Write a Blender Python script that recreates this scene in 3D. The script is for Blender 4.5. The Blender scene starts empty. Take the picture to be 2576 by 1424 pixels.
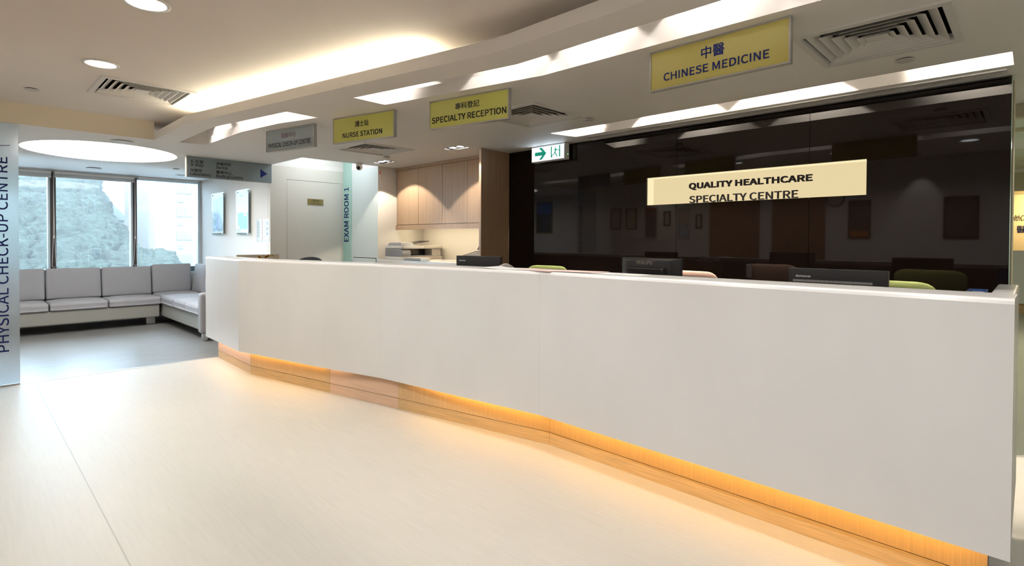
import bpy, bmesh, math, random, os
from mathutils import Vector, Matrix
import numpy as np
random.seed(7)
SC = bpy.context.scene
COL = SC.collection

# ------------------------------------------------------------------ camera, world, exposure
FPX, YAW, PIT, ROL, PCY = 1350.9, math.radians(44.162), math.radians(0.8285), math.radians(0.255), 625.9
cam_d = bpy.data.cameras.new('camera'); cam = bpy.data.objects.new('camera', cam_d); COL.objects.link(cam)
F = Vector((math.cos(YAW)*math.cos(PIT), math.sin(YAW)*math.cos(PIT), -math.sin(PIT)))
R0 = Vector((math.sin(YAW), -math.cos(YAW), 0)); U0 = R0.cross(F)
R = R0*math.cos(ROL) + U0*math.sin(ROL); U = -R0*math.sin(ROL) + U0*math.cos(ROL)
M = Matrix(((R.x, U.x, -F.x, 0), (R.y, U.y, -F.y, 0), (R.z, U.z, -F.z, 1.25), (0, 0, 0, 1)))
cam.matrix_world = M
cam_d.sensor_width = 36.0; cam_d.sensor_fit = 'HORIZONTAL'
cam_d.lens = FPX/2576*36.0
cam_d.shift_y = (PCY - 712)/2576
cam_d.clip_start = 0.02; cam_d.clip_end = 600
SC.camera = cam

W = bpy.data.worlds.new('sky'); SC.world = W; W.use_nodes = True
bg = W.node_tree.nodes['Background']
bg.inputs['Color'].default_value = (0.64, 0.83, 1.0, 1); bg.inputs['Strength'].default_value = 13.0
sd_ = bpy.data.lights.new('sun', 'SUN'); sd_.energy = 34.0; sd_.angle = math.radians(12); sd_.color = (1.0, .98, .94)
sun = bpy.data.objects.new('sun', sd_); COL.objects.link(sun); sun.location = (0, 0, 20); sun.rotation_euler = Vector((.35, .62, -.75)).to_track_quat('-Z', 'Y').to_euler()
SC.view_settings.view_transform = 'Standard'; SC.view_settings.look = 'None'
SC.view_settings.gamma = 1.0; SC.view_settings.exposure = 0.64
SC.view_settings.use_curve_mapping = False
SC.cycles.max_bounces = 10; SC.cycles.diffuse_bounces = 5; SC.cycles.glossy_bounces = 4
SC.cycles.transmission_bounces = 8; SC.cycles.transparent_max_bounces = 12
SC.cycles.sample_clamp_indirect = 4.0; SC.cycles.blur_glossy = 0.1
SC.cycles.caustics_reflective = False; SC.cycles.caustics_refractive = False

# main dimensions (metres)
ZC, ZH, ZT = 2.232, 2.41, 2.305          # low ceiling, upper ceiling, top of the low ceiling slab
XD, YE, YW, XC, YT = 4.285, 7.17, 10.1, 2.84, 6.235
XL, YR = -0.5, -2.0

# ------------------------------------------------------------------ materials
MATS = {}
def nodes_of(name):
    m = bpy.data.materials.new(name); m.use_nodes = True
    nt = m.node_tree; return m, nt, nt.nodes['Principled BSDF']
def pmat(name, col, rough=0.5, metal=0.0, spec=0.5, coat=0.0, var=0.0, scale=(8, 8, 8), bump=0.0, bscale=60, emit=None, estr=0, detail=4.0, trans=0.0):
    m, nt, b = nodes_of(name)
    b.inputs['Base Color'].default_value = (*col, 1); b.inputs['Roughness'].default_value = rough
    b.inputs['Metallic'].default_value = metal; b.inputs['Specular IOR Level'].default_value = spec
    b.inputs['Coat Weight'].default_value = coat; b.inputs['Transmission Weight'].default_value = trans
    L = nt.links
    if var > 0 or bump > 0:
        g = nt.nodes.new('ShaderNodeNewGeometry')
    if var > 0:
        mp = nt.nodes.new('ShaderNodeMapping'); mp.inputs['Scale'].default_value = scale
        n = nt.nodes.new('ShaderNodeTexNoise'); n.inputs['Scale'].default_value = 1.0; n.inputs['Detail'].default_value = detail
        r = nt.nodes.new('ShaderNodeValToRGB')
        r.color_ramp.elements[0].position = 0.3; r.color_ramp.elements[1].position = 0.7
        r.color_ramp.elements[0].color = (*[c*(1-var) for c in col], 1)
        r.color_ramp.elements[1].color = (*[min(1, c*(1+var)) for c in col], 1)
        L.new(g.outputs['Position'], mp.inputs['Vector']); L.new(mp.outputs[0], n.inputs['Vector'])
        L.new(n.outputs[0], r.inputs[0]); L.new(r.outputs[0], b.inputs['Base Color'])
    if bump > 0:
        n2 = nt.nodes.new('ShaderNodeTexNoise'); n2.inputs['Scale'].default_value = bscale; n2.inputs['Detail'].default_value = 3
        bp = nt.nodes.new('ShaderNodeBump'); bp.inputs['Strength'].default_value = bump; bp.inputs['Distance'].default_value = 0.004
        L.new(g.outputs['Position'], n2.inputs['Vector']); L.new(n2.outputs[0], bp.inputs['Height']); L.new(bp.outputs[0], b.inputs['Normal'])
    if emit:
        b.inputs['Emission Color'].default_value = (*emit, 1); b.inputs['Emission Strength'].default_value = estr
    MATS[name] = m; return m
def emat(name, col, s):
    m = bpy.data.materials.new(name); m.use_nodes = True; nt = m.node_tree
    nt.nodes.remove(nt.nodes['Principled BSDF'])
    e = nt.nodes.new('ShaderNodeEmission'); e.inputs[0].default_value = (*col, 1); e.inputs[1].default_value = s
    nt.links.new(e.outputs[0], nt.nodes['Material Output'].inputs[0]); MATS[name] = m; return m

pmat('paint', (0.80, 0.775, 0.74), 0.75, spec=0.25, var=0.015, scale=(3, 3, 3))
pmat('ceiling_paint', (0.88, 0.85, 0.82), 0.55, spec=0.3, var=0.012, scale=(2, 2, 2))
pmat('upper_paint', (0.83, 0.775, 0.725), 0.7, spec=0.25, var=0.012, scale=(2, 2, 2))
pmat('warm_lit_paint', (0.80, 0.72, 0.58), 0.7, spec=0.25)  # warm light falling on the bulkhead and far wall, mixed into their colour
pmat('wall_warm', (0.76, 0.73, 0.67), 0.7, spec=0.25)
pmat('wall_cool', (0.72, 0.80, 0.80), 0.35, spec=0.4)
pmat('counter_white', (0.80, 0.79, 0.77), 0.22, spec=0.5, var=0.03, scale=(2.2, 2.2, 1.2), detail=6)
pmat('oak_vertical', (0.66, 0.43, 0.21), 0.42, var=0.09, scale=(170, 170, 2.5))
pmat('oak_horizontal', (0.63, 0.42, 0.20), 0.42, var=0.16, scale=(4, 4, 110))
pmat('oak_pink_lit', (0.74, 0.50, 0.34), 0.42, var=0.08, scale=(3, 3, 60))  # oak with the glow of the pink strips put into its colour
pmat('cabinet_wood', (0.43, 0.30, 0.20), 0.40, var=0.15, scale=(130, 130, 1.5))
pmat('walnut', (0.26, 0.17, 0.105), 0.40, var=0.2, scale=(120, 120, 1.5))
pmat('door_brown', (0.30, 0.17, 0.08), 0.45, var=0.2, scale=(60, 60, 1.5))
pmat('dark_gap', (0.02, 0.018, 0.016), 0.8)
pmat('black_plastic', (0.018, 0.018, 0.02), 0.38)
pmat('gloss_black', (0.012, 0.013, 0.015), 0.12)
pmat('grey_plastic', (0.24, 0.24, 0.25), 0.42)
pmat('light_plastic', (0.62, 0.60, 0.56), 0.42)
pmat('white_plastic', (0.80, 0.79, 0.77), 0.4)
pmat('screen_grey', (0.02, 0.022, 0.03), 0.15)
pmat('logo_white', (0.80, 0.80, 0.80), 0.4)
pmat('logo_bronze', (0.20, 0.17, 0.13), 0.45)
pmat('chrome', (0.75, 0.75, 0.76), 0.18, metal=1.0)
pmat('aluminium', (0.62, 0.62, 0.62), 0.35, metal=0.9)
pmat('frame_alu_blue', (0.62, 0.74, 0.82), 0.35, metal=0.1)
pmat('mullion_brown', (0.045, 0.035, 0.032), 0.5)
pmat('sign_grey', (0.30, 0.355, 0.38), 0.25, spec=0.5)
pmat('sign_slate', (0.19, 0.235, 0.255), 0.3)
pmat('sign_lime', (0.60, 0.60, 0.15), 0.22, spec=0.5)
pmat('sign_olive', (0.56, 0.49, 0.14), 0.22, spec=0.5)
pmat('sign_frame', (0.48, 0.48, 0.47), 0.35, metal=0.6)
pmat('sign_edge_lit', (0.75, 0.70, 0.50), 0.4)  # slate sign's end face coloured pale yellow for the light on it
pmat('navy', (0.010, 0.018, 0.11), 0.6, spec=0.15)
pmat('charcoal', (0.014, 0.012, 0.016), 0.5, spec=0.2)
pmat('plum', (0.16, 0.10, 0.13), 0.4)
pmat('green_sign', (0.0, 0.24, 0.16), 0.4, emit=(0.0, 0.30, 0.19), estr=0.35)
pmat('teal_glass', (0.42, 0.66, 0.60), 0.15, spec=0.6)
pmat('gold_plaque', (0.36, 0.31, 0.13), 0.28, metal=0.75)
pmat('paper', (0.82, 0.82, 0.82), 0.6)
pmat('paper_pink', (0.80, 0.62, 0.58), 0.6)
pmat('paper_blue', (0.42, 0.53, 0.66), 0.6, var=0.35, scale=(9, 9, 14))
pmat('paper_lilac', (0.36, 0.45, 0.66), 0.6, var=0.3, scale=(20, 20, 20))
pmat('paper_green', (0.12, 0.42, 0.32), 0.6)
pmat('leaf_pink', (0.72, 0.25, 0.42), 0.6)
pmat('ink', (0.10, 0.11, 0.14), 0.6)
pmat('red', (0.70, 0.10, 0.05), 0.5)
pmat('orange', (0.85, 0.38, 0.05), 0.6)
pmat('yellow_green', (0.62, 0.66, 0.12), 0.6)
pmat('beige_card', (0.62, 0.52, 0.42), 0.6)
pmat('blue_card', (0.03, 0.10, 0.36), 0.4)
pmat('fabric_green', (0.25, 0.29, 0.09), 0.9, bump=0.4, bscale=700)
pmat('fabric_pink', (0.54, 0.35, 0.28), 0.9, bump=0.4, bscale=700)
pmat('fabric_black', (0.02, 0.02, 0.022), 0.9, bump=0.4, bscale=700)
pmat('sofa_fabric', (0.35, 0.35, 0.37), 0.9, spec=0.2, var=0.13, scale=(260, 260, 260), bump=0.35, bscale=500)
pmat('sofa_leather', (0.31, 0.31, 0.285), 0.5, bump=0.15, bscale=300)
def blind_mat():
    m, nt, b = nodes_of('blind_fabric'); b.inputs['Base Color'].default_value = (.78, .80, .80, 1); b.inputs['Roughness'].default_value = .9
    t = nt.nodes.new('ShaderNodeBsdfTranslucent'); t.inputs[0].default_value = (.55, .55, .54, 1); mx = nt.nodes.new('ShaderNodeMixShader'); mx.inputs[0].default_value = .45
    nt.links.new(b.outputs[0], mx.inputs[1]); nt.links.new(t.outputs[0], mx.inputs[2]); nt.links.new(mx.outputs[0], nt.nodes['Material Output'].inputs[0]); MATS['blind_fabric'] = m
blind_mat()
pmat('cord_white', (0.80, 0.80, 0.80), 0.5)
pmat('vent_white', (0.72, 0.70, 0.67), 0.5)
pmat('vent_dark', (0.025, 0.022, 0.02), 0.9)
pmat('disc_grey', (0.58, 0.56, 0.54), 0.5)
pmat('tower_wall', (0.034, 0.034, 0.035), 0.8)
pmat('tower_window', (0.02, 0.022, 0.027), 0.4)
pmat('picture_dark', (0.08, 0.10, 0.12), 0.4, var=0.6, scale=(9, 9, 9))
pmat('picture_sky', (0.08, 0.20, 0.55), 0.4)
pmat('poster_dark', (0.14, 0.10, 0.09), 0.5, var=0.6, scale=(12, 12, 12))
pmat('poster_orange', (0.65, 0.22, 0.05), 0.5)
pmat('frame_dark', (0.06, 0.04, 0.03), 0.4)
pmat('frame_gold', (0.45, 0.33, 0.13), 0.4)
pmat('corridor_wall', (0.62, 0.56, 0.40), 0.7)
pmat('corridor_ceiling', (0.62, 0.66, 0.60), 0.7)

emat('led_orange', (1.0, 0.58, 0.11), 14.0)
emat('led_pink', (1.0, 0.70, 0.44), 13.0)
emat('led_cove', (1.0, 0.88, 0.64), 34.0)
emat('led_cabinet', (1.0, 0.86, 0.60), 26.0)
emat('oval_lamp', (1.0, 0.965, 0.91), 8.0)
emat('lens', (0.94, 1.0, 1.0), 7.0)
emat('lens_warm', (1.0, 0.95, 0.84), 7.0)
emat('led_spot', (1.0, 0.93, 0.85), 14.0)
emat('sign_glow', (1.0, 0.82, 0.47), 0.52)
emat('sign_glow_side', (1.0, 0.84, 0.50), 0.66)
emat('sign_led', (1.0, 0.88, 0.55), 10.0)
emat('exit_face', (0.74, 0.86, 1.0), 2.6)
emat('yellow_glow', (1.0, 0.72, 0.30), 1.0)
emat('led_green', (0.1, 1.0, 0.3), 2.0)

def dark_glass():
    m, nt, b = nodes_of('dark_glass')
    b.inputs['Base Color'].default_value = (0.004, 0.0025, 0.002, 1); b.inputs['Roughness'].default_value = 0.025
    b.inputs['IOR'].default_value = 1.36; MATS['dark_glass'] = m
dark_glass()
def pane_glass():
    m = bpy.data.materials.new('pane_glass'); m.use_nodes = True; nt = m.node_tree; nt.nodes.remove(nt.nodes['Principled BSDF'])
    t = nt.nodes.new('ShaderNodeBsdfTransparent'); t.inputs[0].default_value = (0.90, 0.96, 0.98, 1)
    g = nt.nodes.new('ShaderNodeBsdfGlossy'); g.inputs['Roughness'].default_value = 0.0
    mx = nt.nodes.new('ShaderNodeMixShader'); fr = nt.nodes.new('ShaderNodeFresnel'); fr.inputs[0].default_value = 1.5
    nt.links.new(fr.outputs[0], mx.inputs[0]); nt.links.new(t.outputs[0], mx.inputs[1]); nt.links.new(g.outputs[0], mx.inputs[2])
    nt.links.new(mx.outputs[0], nt.nodes['Material Output'].inputs[0]); MATS['pane_glass'] = m
pane_glass()
def acrylic():
    m = bpy.data.materials.new('acrylic'); m.use_nodes = True; nt = m.node_tree; nt.nodes.remove(nt.nodes['Principled BSDF'])
    t = nt.nodes.new('ShaderNodeBsdfTransparent'); t.inputs[0].default_value = (0.95, 0.97, 0.97, 1)
    g = nt.nodes.new('ShaderNodeBsdfGlossy'); g.inputs['Roughness'].default_value = 0.05
    mx = nt.nodes.new('ShaderNodeMixShader'); mx.inputs[0].default_value = 0.025
    nt.links.new(t.outputs[0], mx.inputs[1]); nt.links.new(g.outputs[0], mx.inputs[2])
    nt.links.new(mx.outputs[0], nt.nodes['Material Output'].inputs[0]); MATS['acrylic'] = m
acrylic()
def frosted():
    m, nt, b = nodes_of('frosted_glass')
    b.inputs['Base Color'].default_value = (0.90, 0.96, 1.0, 1); b.inputs['Transmission Weight'].default_value = 0.90
    b.inputs['Roughness'].default_value = 0.30; b.inputs['IOR'].default_value = 1.45; b.inputs['Specular IOR Level'].default_value = 0.3
    MATS['frosted_glass'] = m
frosted()
def floor_mat(name, col, var, streak, rough, seam=None, tint=None):
    m, nt, b = nodes_of(name); L = nt.links; N = nt.nodes
    b.inputs['Roughness'].default_value = rough; b.inputs['Specular IOR Level'].default_value = 0.33
    g = N.new('ShaderNodeNewGeometry')
    def noise(scale, det=5.0):
        mp = N.new('ShaderNodeMapping'); mp.inputs['Scale'].default_value = scale
        n = N.new('ShaderNodeTexNoise'); n.inputs['Scale'].default_value = 1; n.inputs['Detail'].default_value = det
        L.new(g.outputs['Position'], mp.inputs['Vector']); L.new(mp.outputs[0], n.inputs['Vector']); return n
    n1 = noise(streak); n2 = noise((1.3, 0.7, 1), 3.0)
    ad = N.new('ShaderNodeMath'); ad.operation = 'ADD'; L.new(n1.outputs[0], ad.inputs[0]); L.new(n2.outputs[0], ad.inputs[1])
    mu = N.new('ShaderNodeMath'); mu.operation = 'MULTIPLY'; mu.inputs[1].default_value = 0.5; L.new(ad.outputs[0], mu.inputs[0])
    r = N.new('ShaderNodeValToRGB'); r.color_ramp.elements[0].position = 0.35; r.color_ramp.elements[1].position = 0.65
    r.color_ramp.elements[0].color = (*[c*(1-var) for c in col], 1); r.color_ramp.elements[1].color = (*[min(1, c*(1+var)) for c in col], 1)
    L.new(mu.outputs[0], r.inputs[0]); out = r.outputs[0]
    if seam is not None:
        sx = N.new('ShaderNodeSeparateXYZ'); L.new(g.outputs['Position'], sx.inputs[0])
        s1 = N.new('ShaderNodeMath'); s1.operation = 'SUBTRACT'; s1.inputs[1].default_value = seam; L.new(sx.outputs[0], s1.inputs[0])
        s2 = N.new('ShaderNodeMath'); s2.operation = 'ABSOLUTE'; L.new(s1.outputs[0], s2.inputs[0])
        s3 = N.new('ShaderNodeMath'); s3.operation = 'LESS_THAN'; s3.inputs[1].default_value = 0.003; L.new(s2.outputs[0], s3.inputs[0])
        mx = N.new('ShaderNodeMix'); mx.data_type = 'RGBA'; mx.inputs['B'].default_value = (*[c*0.72 for c in col], 1)
        L.new(s3.outputs[0], mx.inputs['Factor']); L.new(out, mx.inputs['A']); out = mx.outputs['Result']
    L.new(out, b.inputs['Base Color'])
    n3 = noise((2.5, 5.0, 1), 3.0); bp = N.new('ShaderNodeBump'); bp.inputs['Strength'].default_value = 0.35; bp.inputs['Distance'].default_value = 0.006
    L.new(n3.outputs[0], bp.inputs['Height']); L.new(bp.outputs[0], b.inputs['Normal'])
    MATS[name] = m
floor_mat('vinyl_beige', (0.49, 0.45, 0.385), 0.05, (70, 4, 1), 0.42, seam=0.448)
floor_mat('vinyl_grey', (0.22, 0.22, 0.215), 0.22, (3, 26, 1), 0.28)
floor_mat('vinyl_green', (0.50, 0.49, 0.37), 0.07, (4, 60, 1), 0.35)
def foliage():
    m, nt, b = nodes_of('foliage'); L = nt.links
    g = nt.nodes.new('ShaderNodeNewGeometry'); n = nt.nodes.new('ShaderNodeTexNoise'); n.inputs['Scale'].default_value = 2.2; n.inputs['Detail'].default_value = 8
    n.inputs['Roughness'].default_value = 0.75
    r = nt.nodes.new('ShaderNodeValToRGB'); r.color_ramp.elements[0].position = 0.40; r.color_ramp.elements[1].position = 0.62
    r.color_ramp.elements[0].color = (0.0012, 0.0042, 0.003, 1); r.color_ramp.elements[1].color = (0.030, 0.045, 0.036, 1)
    L.new(g.outputs['Position'], n.inputs['Vector']); L.new(n.outputs[0], r.inputs[0]); L.new(r.outputs[0], b.inputs['Base Color'])
    bp = nt.nodes.new('ShaderNodeBump'); bp.inputs['Strength'].default_value = 1.0; bp.inputs['Distance'].default_value = 0.8
    L.new(n.outputs[0], bp.inputs['Height']); L.new(bp.outputs[0], b.inputs['Normal'])
    b.inputs['Roughness'].default_value = 0.9; b.inputs['Specular IOR Level'].default_value = 0.1; MATS['foliage'] = m
foliage()

# ------------------------------------------------------------------ helpers
ORG = {}
def reg(o, org): ORG[o.name] = Vector(org)
def tag(o, label=None, cat=None, group=None, kind=None):
    if label: o['label'] = label
    if cat: o['category'] = cat
    if group: o['group'] = group
    if kind: o['kind'] = kind
    return o
def thing(name, label, cat, loc=(0, 0, 0), rz=0.0, group=None):
    o = bpy.data.objects.new(name, None); COL.objects.link(o); o.location = loc; o.rotation_euler = (0, 0, rz)
    o.empty_display_size = 0.05; reg(o, loc); return tag(o, label, cat, group)
def link_mesh(me, name, mat, parent=None, world=False, smooth=False, bevel=0, seg=2, angle=0.6):
    if world and parent is not None:
        me.transform(Matrix.Translation(-ORG[parent.name]))
    mats = mat if isinstance(mat, (list, tuple)) else [mat]
    for k in mats: me.materials.append(MATS[k])
    o = bpy.data.objects.new(name, me); COL.objects.link(o)
    if parent is not None:
        o.parent = parent; reg(o, ORG[parent.name])
    else: reg(o, (0, 0, 0))
    if smooth:
        for p in me.polygons: p.use_smooth = True
    if bevel:
        b = o.modifiers.new('bevel', 'BEVEL'); b.width = bevel; b.segments = seg; b.limit_method = 'ANGLE'; b.angle_limit = angle; b.harden_normals = False
    return o
class MB:
    def __init__(s): s.v = []; s.f = []; s.m = []
    def add(s, vs, fs, mi=0):
        o = len(s.v); s.v += [tuple(v) for v in vs]; s.f += [tuple(i+o for i in f) for f in fs]; s.m += [mi]*len(fs); return s
    def box(s, x0, x1, y0, y1, z0, z1, mi=0):
        x0, x1 = sorted((x0, x1)); y0, y1 = sorted((y0, y1)); z0, z1 = sorted((z0, z1))
        return s.add([(x0, y0, z0), (x1, y0, z0), (x1, y1, z0), (x0, y1, z0), (x0, y0, z1), (x1, y0, z1), (x1, y1, z1), (x0, y1, z1)],
                     [(3, 2, 1, 0), (4, 5, 6, 7), (0, 1, 5, 4), (1, 2, 6, 5), (2, 3, 7, 6), (3, 0, 4, 7)], mi)
    def prism(s, poly, z0, z1, mi=0):
        n = len(poly); a = sum(poly[i][0]*poly[(i+1) % n][1]-poly[(i+1) % n][0]*poly[i][1] for i in range(n))
        if a < 0: poly = poly[::-1]
        vs = [(x, y, z0) for x, y in poly] + [(x, y, z1) for x, y in poly]
        return s.add(vs, [tuple(range(n-1, -1, -1)), tuple(range(n, 2*n))] + [(i, (i+1) % n, (i+1) % n+n, i+n) for i in range(n)], mi)
    def xform(s, mtx, start=0):
        s.v[start:] = [tuple(mtx @ Vector(v)) for v in s.v[start:]]; return s
    def lathe(s, prof, c=(0, 0, 0), n=24, mi=0, axis='z'):
        vs = []; fs = []; k = len(prof)
        for i in range(n):
            a = 2*math.pi*i/n
            for r, z in prof:
                p = (r*math.cos(a), r*math.sin(a), z)
                if axis == 'y': p = (p[0], p[2], -p[1])
                if axis == 'x': p = (p[2], p[0], p[1])
                vs.append((p[0]+c[0], p[1]+c[1], p[2]+c[2]))
        for i in range(n):
            j = (i+1) % n
            for q in range(k-1): fs.append((i*k+q, j*k+q, j*k+q+1, i*k+q+1))
        if prof[0][0] > 1e-6: fs.append(tuple(i*k for i in range(n-1, -1, -1)))
        if prof[-1][0] > 1e-6: fs.append(tuple(i*k+k-1 for i in range(n)))
        return s.add(vs, fs, mi)
    def cyl(s, c, r, h, n=20, mi=0, axis='z', r2=None):
        return s.lathe([(r, 0), (r if r2 is None else r2, h)], c, n, mi, axis)
    def tube(s, pts, r, n=8, mi=0):
        pts = [Vector(p) for p in pts]; vs = []; fs = []
        for i, p in enumerate(pts):
            d = (pts[min(i+1, len(pts)-1)] - pts[max(i-1, 0)]).normalized()
            a = d.cross(Vector((0, 0, 1)) if abs(d.z) < 0.9 else Vector((1, 0, 0))).normalized(); b = d.cross(a)
            for k in range(n):
                t = 2*math.pi*k/n; vs.append(p + a*(r*math.cos(t)) + b*(r*math.sin(t)))
        for i in range(len(pts)-1):
            for k in range(n):
                fs.append((i*n+k, i*n+(k+1) % n, (i+1)*n+(k+1) % n, (i+1)*n+k))
        fs.append(tuple(range(n-1, -1, -1))); fs.append(tuple((len(pts)-1)*n+k for k in range(n)))
        return s.add(vs, fs, mi)
    def mesh(s, name):
        me = bpy.data.meshes.new(name); me.from_pydata(s.v, [], s.f); me.update()
        if max(s.m, default=0) > 0: me.polygons.foreach_set('material_index', s.m)
        return me
    def build(s, name, mat, parent=None, world=False, smooth=False, bevel=0, seg=2, fix=True):
        me = s.mesh(name)
        if fix:
            bm = bmesh.new(); bm.from_mesh(me); bmesh.ops.remove_doubles(bm, verts=bm.verts, dist=1e-6)
            bmesh.ops.recalc_face_normals(bm, faces=bm.faces); bm.to_mesh(me); bm.free()
        return link_mesh(me, name, mat, parent, world, smooth, bevel, seg)
def struct(name, mb, mat, **k): return tag(mb.build(name, mat, **k), kind='structure')
def slab(outer, holes, z0, z1, name):
    cu = bpy.data.curves.new(name, 'CURVE'); cu.dimensions = '2D'; cu.fill_mode = 'BOTH'; cu.extrude = (z1-z0)/2
    for poly in [outer]+holes:
        sp = cu.splines.new('POLY'); sp.points.add(len(poly)-1)
        for i, (x, y) in enumerate(poly): sp.points[i].co = (x, y, 0, 1)
        sp.use_cyclic_u = True
    o = bpy.data.objects.new(name, cu); COL.objects.link(o)
    dg = bpy.context.evaluated_depsgraph_get(); me = bpy.data.meshes.new_from_object(o.evaluated_get(dg))
    bpy.data.objects.remove(o); bpy.data.curves.remove(cu)
    me.transform(Matrix.Translation((0, 0, (z0+z1)/2)))
    return me
FONT = None                                    # the sans serif that ships with Blender; its default font otherwise
try:
    FONT = bpy.data.fonts.load(os.path.join(bpy.utils.system_resource('DATAFILES', path='fonts'), 'Noto Sans CJK Regular.woff2'))
except Exception:
    FONT = None
def glyphs(s, bold=0.0, cjk=False, shear=0.0):
    cu = bpy.data.curves.new('t', 'FONT'); cu.body = s
    if FONT is not None: cu.font = FONT
    cu.shear = shear; cu.resolution_u = 4
    o = bpy.data.objects.new('t', cu); COL.objects.link(o)
    dg = bpy.context.evaluated_depsgraph_get(); me = bpy.data.meshes.new_from_object(o.evaluated_get(dg))
    bpy.data.objects.remove(o); bpy.data.curves.remove(cu)
    v = np.empty(len(me.vertices)*3); me.vertices.foreach_get('co', v); v = v.reshape(-1, 3)
    lo, hi = v.min(0), v.max(0); v = (v-lo)/np.maximum(hi-lo, 1e-6)
    fs = [tuple(p.vertices) for p in me.polygons]; bpy.data.meshes.remove(me)
    return v, fs
def lettering(s, org, right, up, w, h, thick, mat, parent, bold=0.0, cjk=False, name='lettering', world=False, shear=0.0):
    v, fs = glyphs(s, bold, cjk, shear); right = Vector(right); up = Vector(up); nrm = right.cross(up); org = Vector(org)
    pts = [org + right*(p[0]*w) + up*(p[1]*h) + nrm*thick for p in v]
    if bold:                                       # a heavier weight: the glyph outlines repeated a hair apart
        e = bold*h; base = pts; f0 = fs; pts = []; fs = []
        for q, (dx, dy) in enumerate(((-1, -1), (1, -1), (-1, 1), (1, 1))):
            fs += [tuple(i+len(pts) for i in f) for f in f0]; pts += [p + right*(dx*e) + up*(dy*e) + nrm*(1e-5*q) for p in base]
    n = len(pts); vs = [tuple(p) for p in pts]
    if thick > 0.0011:
        vs += [tuple(Vector(p) - nrm*thick) for p in pts]
        cnt = {}
        for f in fs:
            for i in range(len(f)):
                e = (f[i], f[(i+1) % len(f)]); cnt[e] = cnt.get(e, 0)+1
        side = [(b, a, a+n, b+n) for (a, b) in cnt if (b, a) not in cnt]
        fs = fs + side
    me = bpy.data.meshes.new(name); me.from_pydata(vs, [], fs); me.update()
    return link_mesh(me, name, mat, parent, world)
def children(o): return [c for c in bpy.data.objects if c.parent == o]
def copy_tree(o, parent=None):
    c = o.copy(); COL.objects.link(c)
    if parent is not None: c.parent = parent
    for ch in children(o): copy_tree(ch, c)
    return c
def offset_poly(pts, d):
    """offset an open polyline to its right-hand side (d>0) with mitred joints"""
    out = []; P = [Vector(p) for p in pts]
    for i in range(len(P)):
        ns = []
        for a, b in ((i-1, i), (i, i+1)):
            if a >= 0 and b < len(P):
                t = (P[b]-P[a]).normalized(); ns.append(Vector((-t.y, t.x)))
        n = ns[0] if len(ns) == 1 else (ns[0]+ns[1])/(1+ns[0].dot(ns[1]))
        out.append(tuple(P[i]+n*d))
    return out

# ------------------------------------------------------------------ setting: floor, walls, ceilings
fl = MB()
fl.add([(XL, YR, 0), (4.35, YR, 0), (4.35, YT, 0), (XL, YT, 0)], [(0, 1, 2, 3)], 0)
fl.add([(XL, YT, 0), (4.7, YT, 0), (4.7, YW+.15, 0), (XL, YW+.15, 0)], [(0, 1, 2, 3)], 1)
fl.add([(4.35, YR, 0), (16.2, YR, 0), (16.2, YT, 0), (4.35, YT, 0)], [(0, 1, 2, 3)], 2)
fl.add([(XL, YR, -.1), (16.2, YR, -.1), (16.2, YW+.15, -.1), (XL, YW+.15, -.1)], [(3, 2, 1, 0)], 0)
struct('floor', fl, ['vinyl_beige', 'vinyl_grey', 'vinyl_green'], fix=False)
struct('trim_1', MB().box(XL, 1.90, YT-.012, YT+.012, 0, .0025), 'aluminium')

struct('wall_left', MB().box(XL-.12, XL, YR, YW+.12, 0, 2.6), 'paint')
struct('wall_rear', MB().box(XL, 16.2, YR-.12, YR, 0, 2.7), 'paint')
wb = MB().box(XL, XC, YW, YW+.12, 0, 0.70)
struct('wall_window', wb, 'paint')
struct('wall_window_header', MB().box(XL, XC, YW, YW+.12, 2.205, 2.6), 'paint')
struct('wall_posters', MB().box(XC, XC+.1, YE+.1005, YW+.12, 0, 2.6), 'paint')
ex = MB().box(XC, 3.056, YE, YE+.1, 0, 2.6).box(3.056, 3.857, YE, YE+.1, 2.064, 2.6).box(3.857, 4.0, YE, YE+.1, 0, 2.6)
struct('wall_exam', ex, 'wall_warm')
struct('wall_side', MB().box(3.88, 3.98, 6.26, YE-.001, 0, 2.6), 'wall_cool')
struct('wall_pillar', MB().box(3.88, 4.75, 6.25, 6.26, 0, 2.6).box(3.981, 4.75, 6.26, YE, 0, 2.6), 'wall_warm')
struct('wall_alcove', MB().box(4.61, 4.75, 4.25, 6.249, 0, 2.6), 'wall_warm')
struct('wall_partition', MB().box(3.866, XD, 4.212, 4.242, 0, ZC-.001), 'walnut')
struct('wall_partition_edge', MB().box(3.861, 3.866, 4.212, 4.242, 0, ZC-.001), 'cabinet_wood')
struct('wall_core', MB().box(4.50, 4.75, .12, 4.25, 0, 2.6), 'dark_gap')
struct('wall_core_end', MB().box(4.43, 4.75, .095, .118, 0, ZC-.002), 'corridor_wall')
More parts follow.
